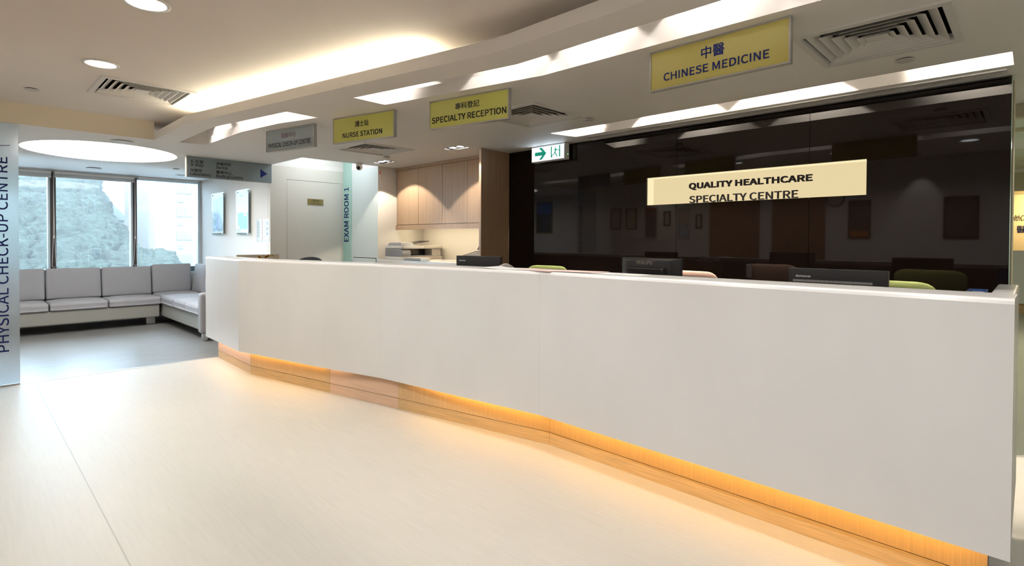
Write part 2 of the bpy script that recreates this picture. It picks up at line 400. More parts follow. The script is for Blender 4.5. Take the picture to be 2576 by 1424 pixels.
# upper closing ceilings
def rect(x0, x1, y0, y1): return [(x0, y0), (x1, y0), (x1, y1), (x0, y1)]
UV = (1.01, 5.035)
LIP = [(1.348, 6.234), (1.347, 5.163), (1.676, 3.439), (1.954, 2.031), (1.960, 1.157), (1.97, YR)]
TRL = [(1.556, 6.20), (1.556, 5.123), (1.752, 4.116), (2.012, 4.128), (1.884, 4.586), (1.799, 5.213), (1.796, 6.180)]
TRM = [(1.902, 3.373), (2.167, 2.074), (2.166, 1.319), (2.166, -1.2), (2.448, -1.2), (2.448, .339), (2.430, 1.30), (2.418, 2.101), (2.157, 3.386)]
TRB = [(3.768, 3.17), (3.768, .091), (4.045, .091), (4.045, 3.10)]
o = link_mesh(slab(rect(XL, 5.2, YR, YW+.1), [rect(UV[0]-.27, UV[0]+.27, UV[1]-.27, UV[1]+.27), TRL, TRM, TRB, rect(2.846, 3.879, 6.25, YE-.001)], ZH, ZH+.02, 'ceiling'), 'ceiling', 'upper_paint'); tag(o, kind='structure')
OVC, OVA, OVB = (1.145, 7.575), .705, .80
oval = [(OVC[0]+OVA*math.cos(2*math.pi*i/72), OVC[1]+OVB*math.sin(2*math.pi*i/72)) for i in range(72)]
VENTS = [((3.085, .55), ZC), ((3.12, 2.83), ZC), ((3.115, 5.095), ZC)]
holes = [TRL, TRM, TRB, oval, rect(2.846, 3.879, 6.25, YE-.001)] + [rect(c[0]-.27, c[0]+.27, c[1]-.27, c[1]+.27) for c, z in VENTS]
holes += [rect(3.645, 3.775, 5.72, 5.97), rect(3.605, 3.735, 4.265, 4.515)]
outer = [(XL, YW+.1), (XL, YT)] + LIP + [(5.2, YR), (5.2, YW+.1)]
o = link_mesh(slab(outer, holes, ZC, ZT, 'ceiling'), 'ceiling', 'ceiling_paint'); tag(o, kind='structure')
struct('trim_2', MB().box(XL, 1.348, YT, YT+.02, ZT, ZH), 'warm_lit_paint')            # upstand above the passage
struct('trim_3', MB().box(XL, 1.349, YT-.0015, YT, ZC, ZH), 'warm_lit_paint')
def trough(poly, z1, name):
    n = len(poly); me = MB()
    a = sum(poly[i][0]*poly[(i+1) % n][1]-poly[(i+1) % n][0]*poly[i][1] for i in range(n))
    if a < 0: poly = poly[::-1]
    vs = [(x, y, ZT-.001) for x, y in poly]+[(x, y, z1) for x, y in poly]
    fs = [(i+n, (i+1) % n+n, (i+1) % n, i) for i in range(n)] + [tuple(range(2*n-1, n-1, -1))]
    me.add(vs, fs)
    ob = me.build(name, 'ceiling_paint', fix=False); md = ob.modifiers.new('s', 'SOLIDIFY'); md.thickness = .006; md.offset = -1
    return tag(ob, kind='structure')
for i, t in enumerate((TRL, TRM, TRB)): trough(t, 2.602, 'trim_%d' % (4+i))
trough(rect(2.846, 3.879, 6.25, YE-.001), 2.603, 'trim_7')
# corridor on the far right
struct('wall_corridor_left', MB().box(4.75, 16.2, 1.6, 1.7, 0, 2.7), 'corridor_wall')
struct('ceiling_corridor', MB().box(5.2, 16.2, YR, 1.7, 2.5, 2.6), 'corridor_ceiling')
struct('trim_8', MB().box(5.2, 5.3, YR, 1.6, 2.14, 2.5), 'corridor_wall')
struct('trim_9', MB().box(12.9, 13.0, YR, 1.6, 2.167, 2.5), 'corridor_wall')
struct('wall_far', MB().box(16.1, 16.2, YR, 1.6, 0, 2.7), 'corridor_wall')
for k, x in enumerate((6.6, 8.0, 9.4, 10.8, 12.0)):
    struct('trim_%d' % (10+k), MB().box(x, x+.05, YR, 1.6, 2.46, 2.5), 'corridor_wall')

# dark glass wall with a niche
ZB, ZTP = 1.574, 1.817
NY0, NY1 = .818, 2.490
def glass_panel(y0, y1, name):
    hole = []
    a, b = max(y0, NY0), min(y1, NY1)
    m = MB()
    if a >= b: m.box(XD, XD+.02, y0, y1, 0.0, ZC-.004)
    else:
        m.box(XD, XD+.02, y0, y1, 0, ZB).box(XD, XD+.02, y0, y1, ZTP, ZC-.004)
        if y0 < a-1e-4: m.box(XD, XD+.02, y0, a, ZB, ZTP)
        if b < y1-1e-4: m.box(XD, XD+.02, b, y1, ZB, ZTP)
    return struct(name, m, 'dark_glass', fix=False)
glass_panel(.103, 1.168, 'wall_glass'); glass_panel(1.171, 2.20, 'wall_glass'); glass_panel(2.203, 4.211, 'wall_glass')
struct('trim_15', MB().box(XD+.001, XD+.02, .0995, .1025, 0, ZC-.004), 'teal_glass')

# wall-recessed light box with its letters
t = thing('illuminated_sign', 'long glowing cream light box with two lines of black letters in the dark glass wall', 'sign', (XD, NY1, ZB))
NB = XD+.13
MB().box(NB, NB+.01, NY0, NY1, ZB, ZTP).build('back_panel', 'sign_glow', t, True)
n_ = MB().box(XD+.021, NB, NY0-.004, NY0, ZB, ZTP).box(XD+.021, NB, NY1, NY1+.004, ZB, ZTP).box(XD+.021, NB, NY0-.004, NY1+.004, ZTP, ZTP+.004).box(XD+.021, NB, NY0-.004, NY1+.004, ZB-.004, ZB)
n_.build('side_lining', 'sign_glow_side', t, True)  # niche sides emit on their own, standing in for light on them
MB().box(NB-.022, NB-.008, 1.25, 2.05, ZB+.001, ZB+.006).build('light_strip', 'sign_led', t, True)
def on_wall(s, y0, y1, z0, z1, bold=0.0):
    return lettering(s, (XD-.004, y0, z0), (0, -1, 0), (0, 0, 1), y0-y1, z1-z0, .014, 'charcoal', t, bold, world=True)
on_wall('QUALITY HEALTHCARE', 2.078, 1.147, 1.683, 1.739, .045)
on_wall('SPECIALTY CENTRE', 2.075, 1.240, 1.575, 1.632, .02)

# ------------------------------------------------------------------ window wall and outside
WX = [(XL, .884), (.971, 1.865), (1.939, 2.798)]
for i, (a, b) in enumerate(WX):
    f = MB().box(a, b, YW+.02, YW+.07, .70, .72).box(a, b, YW+.02, YW+.07, 2.185, 2.205)
    f.box(b-.001, b+.024, YW-.03, YW+.09, .70, 2.205)
    fo = struct('window_%d' % (i+1), f, 'frame_alu_blue')
    MB().box(a+.001, b-.002, YW+.04, YW+.048, .721, 2.184).build('pane', 'pane_glass', fo)
    if i < 2: MB().box(b+.025, WX[i+1][0], YW-.045, YW+.09, .70, 2.205).build('mullion', 'mullion_brown', fo)
struct('trim_16', MB().box(2.823, XC, YW-.03, YW+.09, .7, 2.205), 'frame_alu_blue')
struct('window_sill', MB().box(XL, XC, YW+.121, YW+.55, .66, .80), 'tower_wall')
def blind(x0, x1, cordx, label, zb):
    t = thing('roller_blind', label, 'blind', ((x0+x1)/2, YW-.07, 2.2), group=None)
    MB().box(x0, x1, YW-.062, YW-.058, zb, ZC-.03).build('blind_fabric', 'blind_fabric', t, True)
    MB().box(x0, x1, YW-.068, YW-.052, zb-.018, zb).build('bottom_bar', 'white_plastic', t, True)
    MB().lathe([(.022, 0), (.022, x1-x0)], (x0, YW-.06, ZC-.028), 14, axis='x').build('roller', 'white_plastic', t, True)
    if cordx:
        c = MB()
        for s in (-1, 1):
            c.tube([(cordx, YW-.066, 2.2), (cordx+s*.003, YW-.066, 1.5), (cordx+s*.008, YW-.066, 1.28), (cordx+s*.018, YW-.066, .98), (cordx+s*.024, YW-.066, .86)], .0035, 6)
        c.tube([(cordx-.024, YW-.066, .86), (cordx, YW-.066, .842), (cordx+.024, YW-.066, .86)], .0035, 6)
        c.build('cord', 'cord_white', t, True)
        MB().box(cordx-.006, cordx+.006, YW-.072, YW-.06, 1.26, 1.30).build('cord_joiner', 'white_plastic', t, True)
blind(XL+.01, .92, .945, 'white roller blind raised above the leftmost window pane', 2.14)
blind(.955, 1.90, 1.912, 'white roller blind raised above the middle window pane', 2.15)
t = thing('blind_rail', 'closed white blind head rail above the right window pane', 'blind rail', (2.35, YW-.07, 2.21))
MB().box(1.95, 2.79, YW-.10, YW-.045, 2.196, ZC-.001).build('casing', 'white_plastic', t, True, bevel=.008)
MB().box(1.96, 2.78, YW-.085, YW-.06, 2.188, 2.195).build('bottom_bar', 'frame_alu_blue', t, True)

# hillside with its tree canopy, far beyond the glass
def hill_z(x, y):
    u = x*110/max(y, 40)
    ridge = 13.0 - max(0, u-12)*.80 - max(0, 4-u)*.25 + .9*math.sin(u*.55) + .5*math.sin(u*1.3)
    s = min(1, max(0, (y-44)/66.0))
    return -6 + (ridge+6)*s**.9
hm = MB(); nx, ny = 40, 26; vs = []
for j in range(ny):
    for i in range(nx):
        x = -75 + 155*i/(nx-1); y = 40 + 110*j/(ny-1); vs.append((x, y, hill_z(x, y)-1.5 if j else -16))
hm.add(vs, [(j*nx+i, j*nx+i+1, (j+1)*nx+i+1, (j+1)*nx+i) for j in range(ny-1) for i in range(nx-1)])
struct('hillside', hm, 'foliage')
bm = bmesh.new(); bmesh.ops.create_icosphere(bm, subdivisions=2, radius=1.0)
bv = np.array([v.co[:] for v in bm.verts]); bf = np.array([[v.index for v in f.verts] for f in bm.faces]); bm.free()
rng = np.random.default_rng(3); V = []; Fc = []; off = 0
for k in range(5200):
    y = rng.uniform(45, 112); x = rng.uniform(-.25, .48)*y
    r = rng.uniform(.45, 1.05)*(.6+y/135); z = hill_z(x, y)+r*.1
    if 14 < x < 48 and y > 76: continue
    lump = 1 + .16*np.sin(bv[:, 0]*5+rng.uniform(0, 6))*np.sin(bv[:, 1]*5+rng.uniform(0, 6)) + .10*np.sin(bv[:, 2]*9+rng.uniform(0, 6)+bv[:, 0]*7) + rng.normal(0, .12, len(bv))
    V.append(bv*lump[:, None]*np.array([r*1.15, r*1.1, r*.85])+np.array([x, y, z])); Fc.append(bf+off); off += len(bv)
V = np.concatenate(V); Fc = np.concatenate(Fc)
me = bpy.data.meshes.new('tree_canopy'); me.vertices.add(len(V)); me.vertices.foreach_set('co', V.ravel().astype('f4'))
me.loops.add(Fc.size); me.loops.foreach_set('vertex_index', Fc.ravel().astype('i4'))
me.polygons.add(len(Fc)); me.polygons.foreach_set('loop_start', np.arange(0, Fc.size, 3).astype('i4')); me.polygons.foreach_set('loop_total', np.full(len(Fc), 3, 'i4'))
me.update(calc_edges=True); me.validate()
o = link_mesh(me, 'tree_canopy', 'foliage', smooth=True)
tag(o, 'dense green tree canopy covering the hillside seen through the windows', 'trees', kind='stuff')

def tower(label, x0, x1, y0, y1, z1, wins, rnd=0.0):
    t = thing('apartment_tower', label, 'building', ((x0+x1)/2, (y0+y1)/2, -14))
    P_ = [(x0+rnd-rnd*math.cos(a), y0+rnd-rnd*math.sin(a)) for a in [i*math.pi/16 for i in range(9)]] if rnd else [(x0, y0)]
    MB().prism(P_+[(x1, y0), (x1, y1), (x0, y1)], -14, z1).build('wall', 'tower_wall', t, True)
    w = MB()
    for (a, b, c, d) in wins: w.box(a, b, y0-.08, y0+.02, c, d)
    o = w.build('window', 'tower_window', t, True); o['kind'] = 'stuff'
    return t
wn = []
for k in range(-5, 14):
    wn += [(19.7, 20.55, k*3.03+1.2, k*3.03+2.3), (20.7, 21.5, k*3.03+1.2, k*3.03+2.3), (19.85, 20.5, k*3.03+.05, k*3.03+.55)]
tower('pale round-cornered apartment tower filling the right window pane', 16.8, 36, 80, 95, 46, wn, 1.6)
wn = [(31.2+1.5*c+.3*(c > 1), 32.2+1.5*c+.3*(c > 1), 3*k+.4, 3*k+1.5) for k in range(-2, 15) for c in range(5)]
tower('pale tower block with rows of small windows, just left of the near tower', 30.6, 40, 150, 162, 50, wn)
wn = [(24.6+1.25*c, 25.4+1.25*c, 3*k+.4, 3*k+1.4) for k in range(-2, 15) for c in range(4)]
tower('faint distant tower behind the ridge in the middle window', 24.2, 29.6, 170, 180, 50, wn)
h = bpy.data.materials.new('haze'); h.use_nodes = True; nt = h.node_tree; nt.nodes.remove(nt.nodes['Principled BSDF'])
vs_ = nt.nodes.new('ShaderNodeVolumeScatter'); vs_.inputs['Color'].default_value = (.95, .97, 1, 1); vs_.inputs['Density'].default_value = .0006
nt.links.new(vs_.outputs[0], nt.nodes['Material Output'].inputs['Volume']); MATS['haze'] = h
struct('haze', MB().box(-70, 100, 18, 200, -20, 75), 'haze')

# ------------------------------------------------------------------ ceiling fittings
def diffuser(c, z, label):
    t = thing('ceiling_vent', label, 'vent', (c[0], c[1], z), group='square ceiling vents')
    def ring(b, r0, z0, r1, z1, th=.0025):
        q = lambda r, zz: [(-r, -r, zz), (r, -r, zz), (r, r, zz), (-r, r, zz)]
        vs = q(r0, z0)+q(r1, z1)+q(r1-th*2, z1)+q(r0-th*2, z0); fs = []
        for k in range(4):
            j = (k+1) % 4
            for a in range(4):
                bq = (a+1) % 4; fs.append((a*4+k, a*4+j, bq*4+j, bq*4+k))
        return b.add(vs, fs)
    f = MB(); ring(f, .30, -.008, .262, -.004, .0); f = MB()
    q = lambda r, zz: [(-r, -r, zz), (r, -r, zz), (r, r, zz), (-r, r, zz)]
    vs = q(.305, 0)+q(.300, -.010)+q(.268, -.012)+q(.255, .030)+q(.262, .030)
    fs = [(a*4+k, a*4+(k+1) % 4, a*4+4+(k+1) % 4, a*4+4+k) for a in range(4) for k in range(4)]
    f.add(vs, fs).build('frame', 'vent_white', t)
    for k in range(5):
        r = .250-.044*k; ring(MB(), r-.036, .022, r, -.004).build('louvre', 'vent_white', t)
    m = MB().add([(-.045, -.045, .0), (.045, -.045, .0), (.045, .045, .0), (-.045, .045, .0), (-.02, -.02, .03), (.02, -.02, .03), (.02, .02, .03), (-.02, .02, .03)],
             [(0, 3, 2, 1), (4, 5, 6, 7), (0, 1, 5, 4), (1, 2, 6, 5), (2, 3, 7, 6), (3, 0, 4, 7)])
    m.build('centre_plate', 'vent_white', t)
    d = MB(); d.add([(-.262, -.262, .03), (.262, -.262, .03), (.262, .262, .03), (-.262, .262, .03), (-.262, -.262, .16), (.262, -.262, .16), (.262, .262, .16), (-.262, .262, .16)],
          [(4, 5, 6, 7), (0, 1, 5, 4), (1, 2, 6, 5), (2, 3, 7, 6), (3, 0, 4, 7)])
    d.build('duct', 'vent_dark', t)
    return t
diffuser(UV, ZH, 'square louvred air vent in the upper ceiling, left of the curved cove')
diffuser(VENTS[0][0], ZC, 'large square air vent beside the CHINESE MEDICINE sign, nearest the camera')
diffuser(VENTS[1][0], ZC, 'square air vent partly behind the SPECIALTY RECEPTION sign')
diffuser(VENTS[2][0], ZC, 'square air vent under the NURSE STATION sign')

def downlight(x, y, label, lens, power, col):
    t = thing('downlight', label, 'downlight', (x, y, ZH), group='round downlights in the upper ceiling')
    MB().lathe([(.103, 0), (.101, -.008), (.088, -.010), (.080, -.004), (.080, 0)], n=40).build('trim_ring', 'white_plastic', t, smooth=True)
    MB().lathe([(.0, -.0035), (.080, -.0035), (.080, -.002), (0, -.002)], n=36).build('lens', lens, t)
    ld = bpy.data.lights.new('downlight_lamp', 'AREA'); ld.shape = 'DISK'; ld.size = .15; ld.energy = power; ld.color = col; ld.spread = math.radians(150)
    lo = bpy.data.objects.new('downlight_lamp', ld); COL.objects.link(lo); lo.parent = t; lo.location = (0, 0, -.014)
    return t
DLP = 10
downlight(.648, 3.13, 'round white downlight cut by the top edge of the photo', 'lens', DLP, (.93, .98, 1.0))
downlight(.660, 4.43, 'round warm downlight beside the upper ceiling vent', 'lens_warm', DLP, (1.0, .92, .80))
for y in (1.83, .53, -.77):
    downlight(.65, y, 'round downlight in the upper ceiling row over the camera side', 'lens', DLP, (.97, .98, 1.0))
def area(name, loc, size, energy, col, parent=None, spread=180, rot=(0, 0, 0)):
    ld = bpy.data.lights.new(name, 'AREA'); ld.shape = 'DISK'; ld.size = size; ld.energy = energy; ld.color = col; ld.spread = math.radians(spread)
    lo = bpy.data.objects.new(name, ld); COL.objects.link(lo); lo.location = loc; lo.rotation_euler = rot
    if parent is not None: lo.parent = parent
    return lo

def disc(name, x, y, z, r, h, mat, label, cat, group=None):
    t = thing(name, label, cat, (x, y, z), group=group)
    MB().lathe([(0, -h), (r*.9, -h), (r, -h*.7), (r, -h*.45), (0, -h*.45)], n=32).build('cover', mat, t, smooth=False)
    MB().lathe([(r*.8, -h*.45), (r*.8, 0)], n=24).build('neck', 'dark_gap', t)
    return t
sg = 'round sprinkler cover plates'
disc('sprinkler_cover', .398, 5.574, ZH, .045, .012, 'disc_grey', 'small round cover plate on the upper ceiling, left of its vent', 'cover plate', sg)
disc('sprinkler_cover', 3.535, .505, ZC, .042, .012, 'disc_grey', 'round cover plate near the big vent above the glass wall', 'cover plate', sg)
disc('sprinkler_cover', 3.52, 2.563, ZC, .042, .012, 'disc_grey', 'round cover plate beside the SPECIALTY RECEPTION vent', 'cover plate', sg)
disc('sprinkler_cover', 3.503, 5.462, ZC, .042, .012, 'disc_grey', 'round cover plate next to the camera-side square spotlight', 'cover plate', sg)
disc('sprinkler_cover', 2.105, 8.546, ZC, .042, .012, 'disc_grey', 'round cover plate left of the directory sign in the waiting area', 'cover plate', sg)
disc('ceiling_speaker', 1.143, 6.556, ZC, .098, .014, 'white_plastic', 'round white ceiling speaker between the oval light and beige bulkhead', 'speaker', 'round ceiling speakers')
disc('ceiling_speaker', 1.302, 9.308, ZC, .090, .014, 'disc_grey', 'round grey ceiling speaker close to the window blinds', 'speaker', 'round ceiling speakers')

# oval recessed light
t = thing('oval_ceiling_light', 'large glowing oval recess in the waiting area ceiling', 'ceiling light', (OVC[0], OVC[1], ZC))
n = len(oval); m = MB(); vs = [(x, y, ZT-.001) for x, y in oval]+[(x, y, 2.395) for x, y in oval]
m.add(vs, [(i+n, (i+1) % n+n, (i+1) % n, i) for i in range(n)]); o = m.build('recess_wall', 'ceiling_paint', t, True, fix=False)
md = o.modifiers.new('s', 'SOLIDIFY'); md.thickness = .006; md.offset = -1
MB().prism([(OVC[0]+(x-OVC[0])*.995, OVC[1]+(y-OVC[1])*.995) for x, y in oval], 2.385, 2.395).build('diffuser', 'oval_lamp', t, True)

# cove light strip on the ceiling lip
t = thing('cove_light', 'bright warm light strip hidden behind the curved ceiling lip', 'cove light', (1.6, 4.0, ZT))
strip = [(1.347, 5.40), (1.347, 5.163), (1.676, 3.439), (1.845, 2.58)]
a = offset_poly(strip, .07); b = offset_poly(strip, .105)
MB().prism(a+b[::-1], ZT+.006, ZT+.016).build('light_strip', 'led_cove', t, True)
MB().prism(offset_poly(strip, .06)+offset_poly(strip, .115)[::-1], ZT, ZT+.005).build('channel', 'aluminium', t, True)

# spotlights inside the troughs
def spot(x, y, z, label, energy, angle, blend, aim, col=(1.0, .92, .84), grp='small spotlights hidden in the ceiling troughs'):
    t = thing('trough_spotlight', label, 'spotlight', (x, y, z), group=grp)
    MB().lathe([(.034, 0), (.034, -.022), (.028, -.022), (.026, -.012), (0, -.012)], n=20).build('housing', 'white_plastic', t)
    MB().lathe([(0, -.0135), (.024, -.0135), (.024, -.0125), (0, -.0125)], n=16).build('lens', 'led_spot', t)
    ld = bpy.data.lights.new('spotlight_lamp', 'SPOT'); ld.energy = energy; ld.color = col; ld.spot_size = math.radians(angle); ld.spot_blend = blend; ld.shadow_soft_size = .02
    lo = bpy.data.objects.new('spotlight_lamp', ld); COL.objects.link(lo); lo.parent = t; lo.location = (0, 0, -.016)
    d = Vector(aim); lo.rotation_euler = d.to_track_quat('-Z', 'Y').to_euler()
    return t
SP = 20
for x, y in ((2.10, 3.15), (2.285, 2.31), (2.325, 1.72), (2.335, 1.08), (2.345, .42), (2.345, -.23)):
    spot(x, y, 2.601, 'small recessed spotlight inside the long trough above the counter', SP, 100, .12, (.03, 0, -1))
for x, y in ((1.70, 5.70), (1.71, 5.05), (1.80, 4.50)):
    spot(x, y, 2.601, 'small recessed spotlight inside the short trough by the PHYSICAL CHECK-UP CENTRE sign', SP, 100, .12, (.03, 0, -1))
for y in (2.95, 2.08, 1.25, .42):
    spot(3.93, y, 2.601, 'small recessed spotlight inside the trough along the dark glass wall', 160, 104, .12, (.03, 0, -1), (1, .90, .76))

# aluminium channel above the glass wall
t = thing('blind_track', 'long aluminium channel along the ceiling edge above the dark glass wall', 'ceiling track', (4.17, 1.6, ZC))
MB().box(4.092, 4.108, .12, 3.055, ZC-.012, ZC-.0005).box(4.225, 4.262, .12, 3.055, ZC-.014, ZC-.0005).build('rail', 'aluminium', t, True)
MB().box(4.109, 4.224, .12, 3.055, ZC-.004, ZC-.0005).build('channel_bed', 'disc_grey', t, True)

# square twin spot fittings
def twin(x, y, label):
    t = thing('twin_spotlight', label, 'spotlight', (x, y, ZC), group='square recessed spotlights in front of the cabinets')
    w, l = .065, .125
    m = MB().box(-w-.012, w+.012, -l-.012, -l, -.003, 0).box(-w-.012, w+.012, l, l+.012, -.003, 0).box(-w-.012, -w, -l, l, -.003, 0).box(w, w+.012, -l, l, -.003, 0)
    m.build('frame', 'aluminium', t)
    MB().add([(-w, -l, 0), (w, -l, 0), (w, l, 0), (-w, l, 0), (-w, -l, .10), (w, -l, .10), (w, l, .10), (-w, l, .10)], [(4, 5, 6, 7), (0, 1, 5, 4), (1, 2, 6, 5), (2, 3, 7, 6), (3, 0, 4, 7)]).build('box', 'vent_dark', t)
    for s in (-1, 1):
        h = MB().lathe([(.045, .06), (.05, .012), (.046, .008), (.0, .012)], (0, s*.06, 0), 20).build('lamp_head', 'black_plastic', t)
        MB().lathe([(.0, .0065), (.040, .0065), (.040, .0078), (0, .0078)], (0, s*.06, 0), 18).build('lens', 'led_spot', h)
    ld = bpy.data.lights.new('twin_lamp', 'SPOT'); ld.energy = 30; ld.color = (1, .88, .72); ld.spot_size = math.radians(104); ld.spot_blend = .12; ld.shadow_soft_size = .02
    lo = bpy.data.objects.new('twin_lamp', ld); COL.objects.link(lo); lo.parent = t; lo.location = (0, 0, -.006)
    lo.rotation_euler = Vector((.16, 0, -1)).to_track_quat('-Z', 'Y').to_euler()
twin(3.71, 5.845, 'square recessed twin spotlight nearer the pillar')
twin(3.67, 4.39, 'square recessed twin spotlight nearer the dark wood partition')
t = thing('window_spotlight', 'small square recessed spotlight by the window, left of the directory sign', 'spotlight', (2.36, 9.32, ZC))
MB().box(-.07, .07, -.07, .07, -.004, 0).build('frame', 'white_plastic', t)
MB().box(-.05, .05, -.05, .05, -.006, -.0045).build('lens', 'black_plastic', t)

# dome camera
t = thing('security_camera', 'small white dome security camera under the ceiling near the EXAM ROOM 1 strip', 'camera', (3.555, 6.17, ZC))
MB().lathe([(.045, 0), (.045, -.014), (.036, -.02)], n=24).build('base', 'white_plastic', t, smooth=True)
bm = bmesh.new(); bmesh.ops.create_uvsphere(bm, u_segments=20, v_segments=14, radius=.042)
me = bpy.data.meshes.new('ball'); bm.to_mesh(me); bm.free(); me.transform(Matrix.Translation((0, 0, -.05)))
link_mesh(me, 'ball', 'white_plastic', t, smooth=True)
dv = Vector((-.62, -.62, -.35)).normalized(); c = Vector((0, 0, -.05))+dv*.034
m = MB().lathe([(.0, .012), (.022, .010), (.024, 0), (0, 0)], n=20); m.xform(Matrix.Translation(c) @ dv.to_track_quat('Z', 'Y').to_matrix().to_4x4()); m.build('lens', 'gloss_black', t)

# ------------------------------------------------------------------ hanging signs
def hang_sign(name, label, p0, p1, h, face, lines, frame='sign_frame', th=.032, z=ZC, group=None):
    p0 = Vector(p0); p1 = Vector(p1); d = p1-p0; L = d.length; rz = math.atan2(d.y, d.x)
    t = thing(name, label, 'sign', (p0.x, p0.y, z-.001), rz, group)
    g = .007
    MB().box(0, L, 0, th, -h, -h+g).box(0, L, 0, th, -g, 0).box(0, g, 0, th, -h+g, -g).box(L-g, L, 0, th, -h+g, -g).build('frame', frame, t)
    MB().box(g, L-g, .003, th-.003, -h+g, -g).build('face', face, t)
    for s, u0, u1, v0, v1, bold, cj, mt in lines:
        lettering(s, (u0, .0028, v0-z), (1, 0, 0), (0, 0, 1), u1-u0, v1-v0, .001, mt, t, bold, cj)
    return t, L
hang_sign('hanging_sign', 'olive yellow ceiling sign reading CHINESE MEDICINE', (2.512, 1.446), (2.512, .766), .203, 'sign_olive',
  [('中醫', .278, .390, 2.136, 2.194, .016, True, 'navy'), ('CHINESE MEDICINE', .080, .592, 2.071, 2.109, .028, False, 'navy')], group='lime ceiling signs')
def al(p, a): return math.hypot(a[0]-p[0], a[1]-p[1])
q = (2.325, 3.08)
hang_sign('hanging_sign', 'lime yellow ceiling sign reading SPECIALTY RECEPTION', q, (2.459, 2.423), .197, 'sign_lime',
  [('專科登記', al(q, (2.371, 2.853)), al(q, (2.412, 2.653)), 2.147, 2.191, .014, True, 'charcoal'), ('SPECIALTY RECEPTION', al(q, (2.330, 3.056)), al(q, (2.455, 2.444)), 2.075, 2.116, .028, False, 'charcoal')], group='lime ceiling signs')
q = (2.114, 4.081)
hang_sign('hanging_sign', 'lime yellow ceiling sign reading NURSE STATION', q, (2.274, 3.446), .203, 'sign_lime',
  [('護士站', al(q, (2.175, 3.84)), al(q, (2.21, 3.701)), 2.142, 2.188, .014, True, 'charcoal'), ('NURSE STATION', al(q, (2.141, 3.973)), al(q, (2.244, 3.564)), 2.066, 2.104, .028, False, 'charcoal')], group='lime ceiling signs')
q = (1.943, 4.999)
hang_sign('hanging_sign', 'blue grey ceiling sign reading PHYSICAL CHECK-UP CENTRE', q, (2.083, 4.350), .193, 'sign_grey',
  [('體檢中心', al(q, (1.989, 4.784)), al(q, (2.032, 4.587)), 2.148, 2.196, .014, True, 'plum'), ('PHYSICAL CHECK-UP CENTRE', al(q, (1.948, 4.976))+.01, al(q, (2.074, 4.394)), 2.074, 2.116, .028, False, 'charcoal')])
DY = YE-.05
t = thing('directory_sign', 'slate grey ceiling directory sign listing X-Ray, Laboratory, Dental and Medical Centre', 'sign', (1.866, DY, ZC-.001))
MB().box(1.866, XC-.002, DY, DY+.045, 1.988, ZC-.001).build('panel', 'sign_slate', t, True)
MB().box(1.858, 1.8655, DY, DY+.045, 1.988, ZC-.001).build('lit_end', 'sign_edge_lit', t, True)
for s, x0, x1, z0, z1, cj in [('X-光室', 1.903, 2.039, 2.153, 2.194, True), ('X-Ray', 1.903, 2.041, 2.109, 2.147, False), ('化驗室', 1.902, 2.023, 2.052, 2.088, True), ('Laboratory', 1.900, 2.119, 2.001, 2.044, False),
      ('卓健牙科', 2.179, 2.345, 2.154, 2.193, True), ('Dental', 2.179, 2.307, 2.111, 2.147, False), ('醫療中心', 2.178, 2.352, 2.052, 2.091, True), ('Medical Centre', 2.178, 2.485, 2.005, 2.044, False)]:
    lettering(s, (x0, DY-.0005, z0), (1, 0, 0), (0, 0, 1), x1-x0, z1-z0, .001, 'charcoal', t, .012 if cj else .016, cj, world=True)
MB().add([(2.696, DY-.0014, 2.044), (2.783, DY-.0014, 2.103), (2.696, DY-.0014, 2.159)], [(0, 1, 2)]).build('arrow', 'navy', t, True, fix=False)

# exit sign
EX = 4.185
t = thing('exit_sign', 'glowing white exit sign with green arrow and running figure', 'sign', (EX, 3.785, ZC-.001))
y0, y1, z0, z1 = 3.340, 3.785, 2.068, ZC-.002
MB().box(EX+.006, EX+.07, y0, y1, z0, z1).build('housing', 'white_plastic', t, True, bevel=.004)
MB().box(EX, EX+.0055, y0, y1, z0, z0+.010).box(EX, EX+.0055, y0, y1, z1-.012, z1).box(EX, EX+.0055, y0, y0+.012, z0+.010, z1-.012).box(EX, EX+.0055, y1-.008, y1, z0+.010, z1-.012).build('bezel', 'aluminium', t, True)
MB().box(EX+.001, EX+.005, y0+.012, y1-.008, z0+.010, z1-.012).build('face', 'exit_face', t, True)
def flat(polys, name, mat, u_scale, uo, vo, x):
    m = MB()
    for p in polys:
        if sum(p[i][0]*p[(i+1) % len(p)][1]-p[(i+1) % len(p)][0]*p[i][1] for i in range(len(p))) < 0: p = p[::-1]
        m.add([(x, uo-u*u_scale, vo+v*u_scale) for u, v in p], [tuple(range(len(p)))])
    return m.build(name, mat, t, True, fix=False)
S = .124
flat([[(0, .34), (.80, .34), (.44, .0), (.78, .0), (1.28, .5), (.78, 1.0), (.44, 1.0), (.80, .66), (0, .66)]], 'arrow', 'green_sign', S, y1-.046, z0+.020, EX-.0004)
man = [[(0, 0), (.20, .1), (.13, .28), (.13, .95), (0, .98)], [(.86, .06), (1.0, .04), (1.0, .98), (.86, .98)], [(.13, .95), (.86, .95), (.86, .98), (.13, .98)],
       [(.50+.06*math.cos(a), .845+.065*math.sin(a)) for a in [i*math.pi/6 for i in range(12)]],
       [(.34, .74), (.56, .76), (.70, .62), (.86, .62), (.86, .56), (.66, .56), (.58, .62), (.50, .42), (.66, .24), (.72, .08), (.62, .06), (.56, .20), (.42, .36), (.36, .26), (.14, .22), (.12, .29), (.31, .33), (.40, .52), (.43, .66), (.36, .68), (.26, .52), (.20, .55)]]
flat(man, 'running_figure', 'green_sign', S, y1-.262, z0+.022, EX-.0004)
MB().cyl((EX+.045, y0-.002, z0+.05), .004, .002, 10, axis='y').build('green_light', 'led_green', t, True)
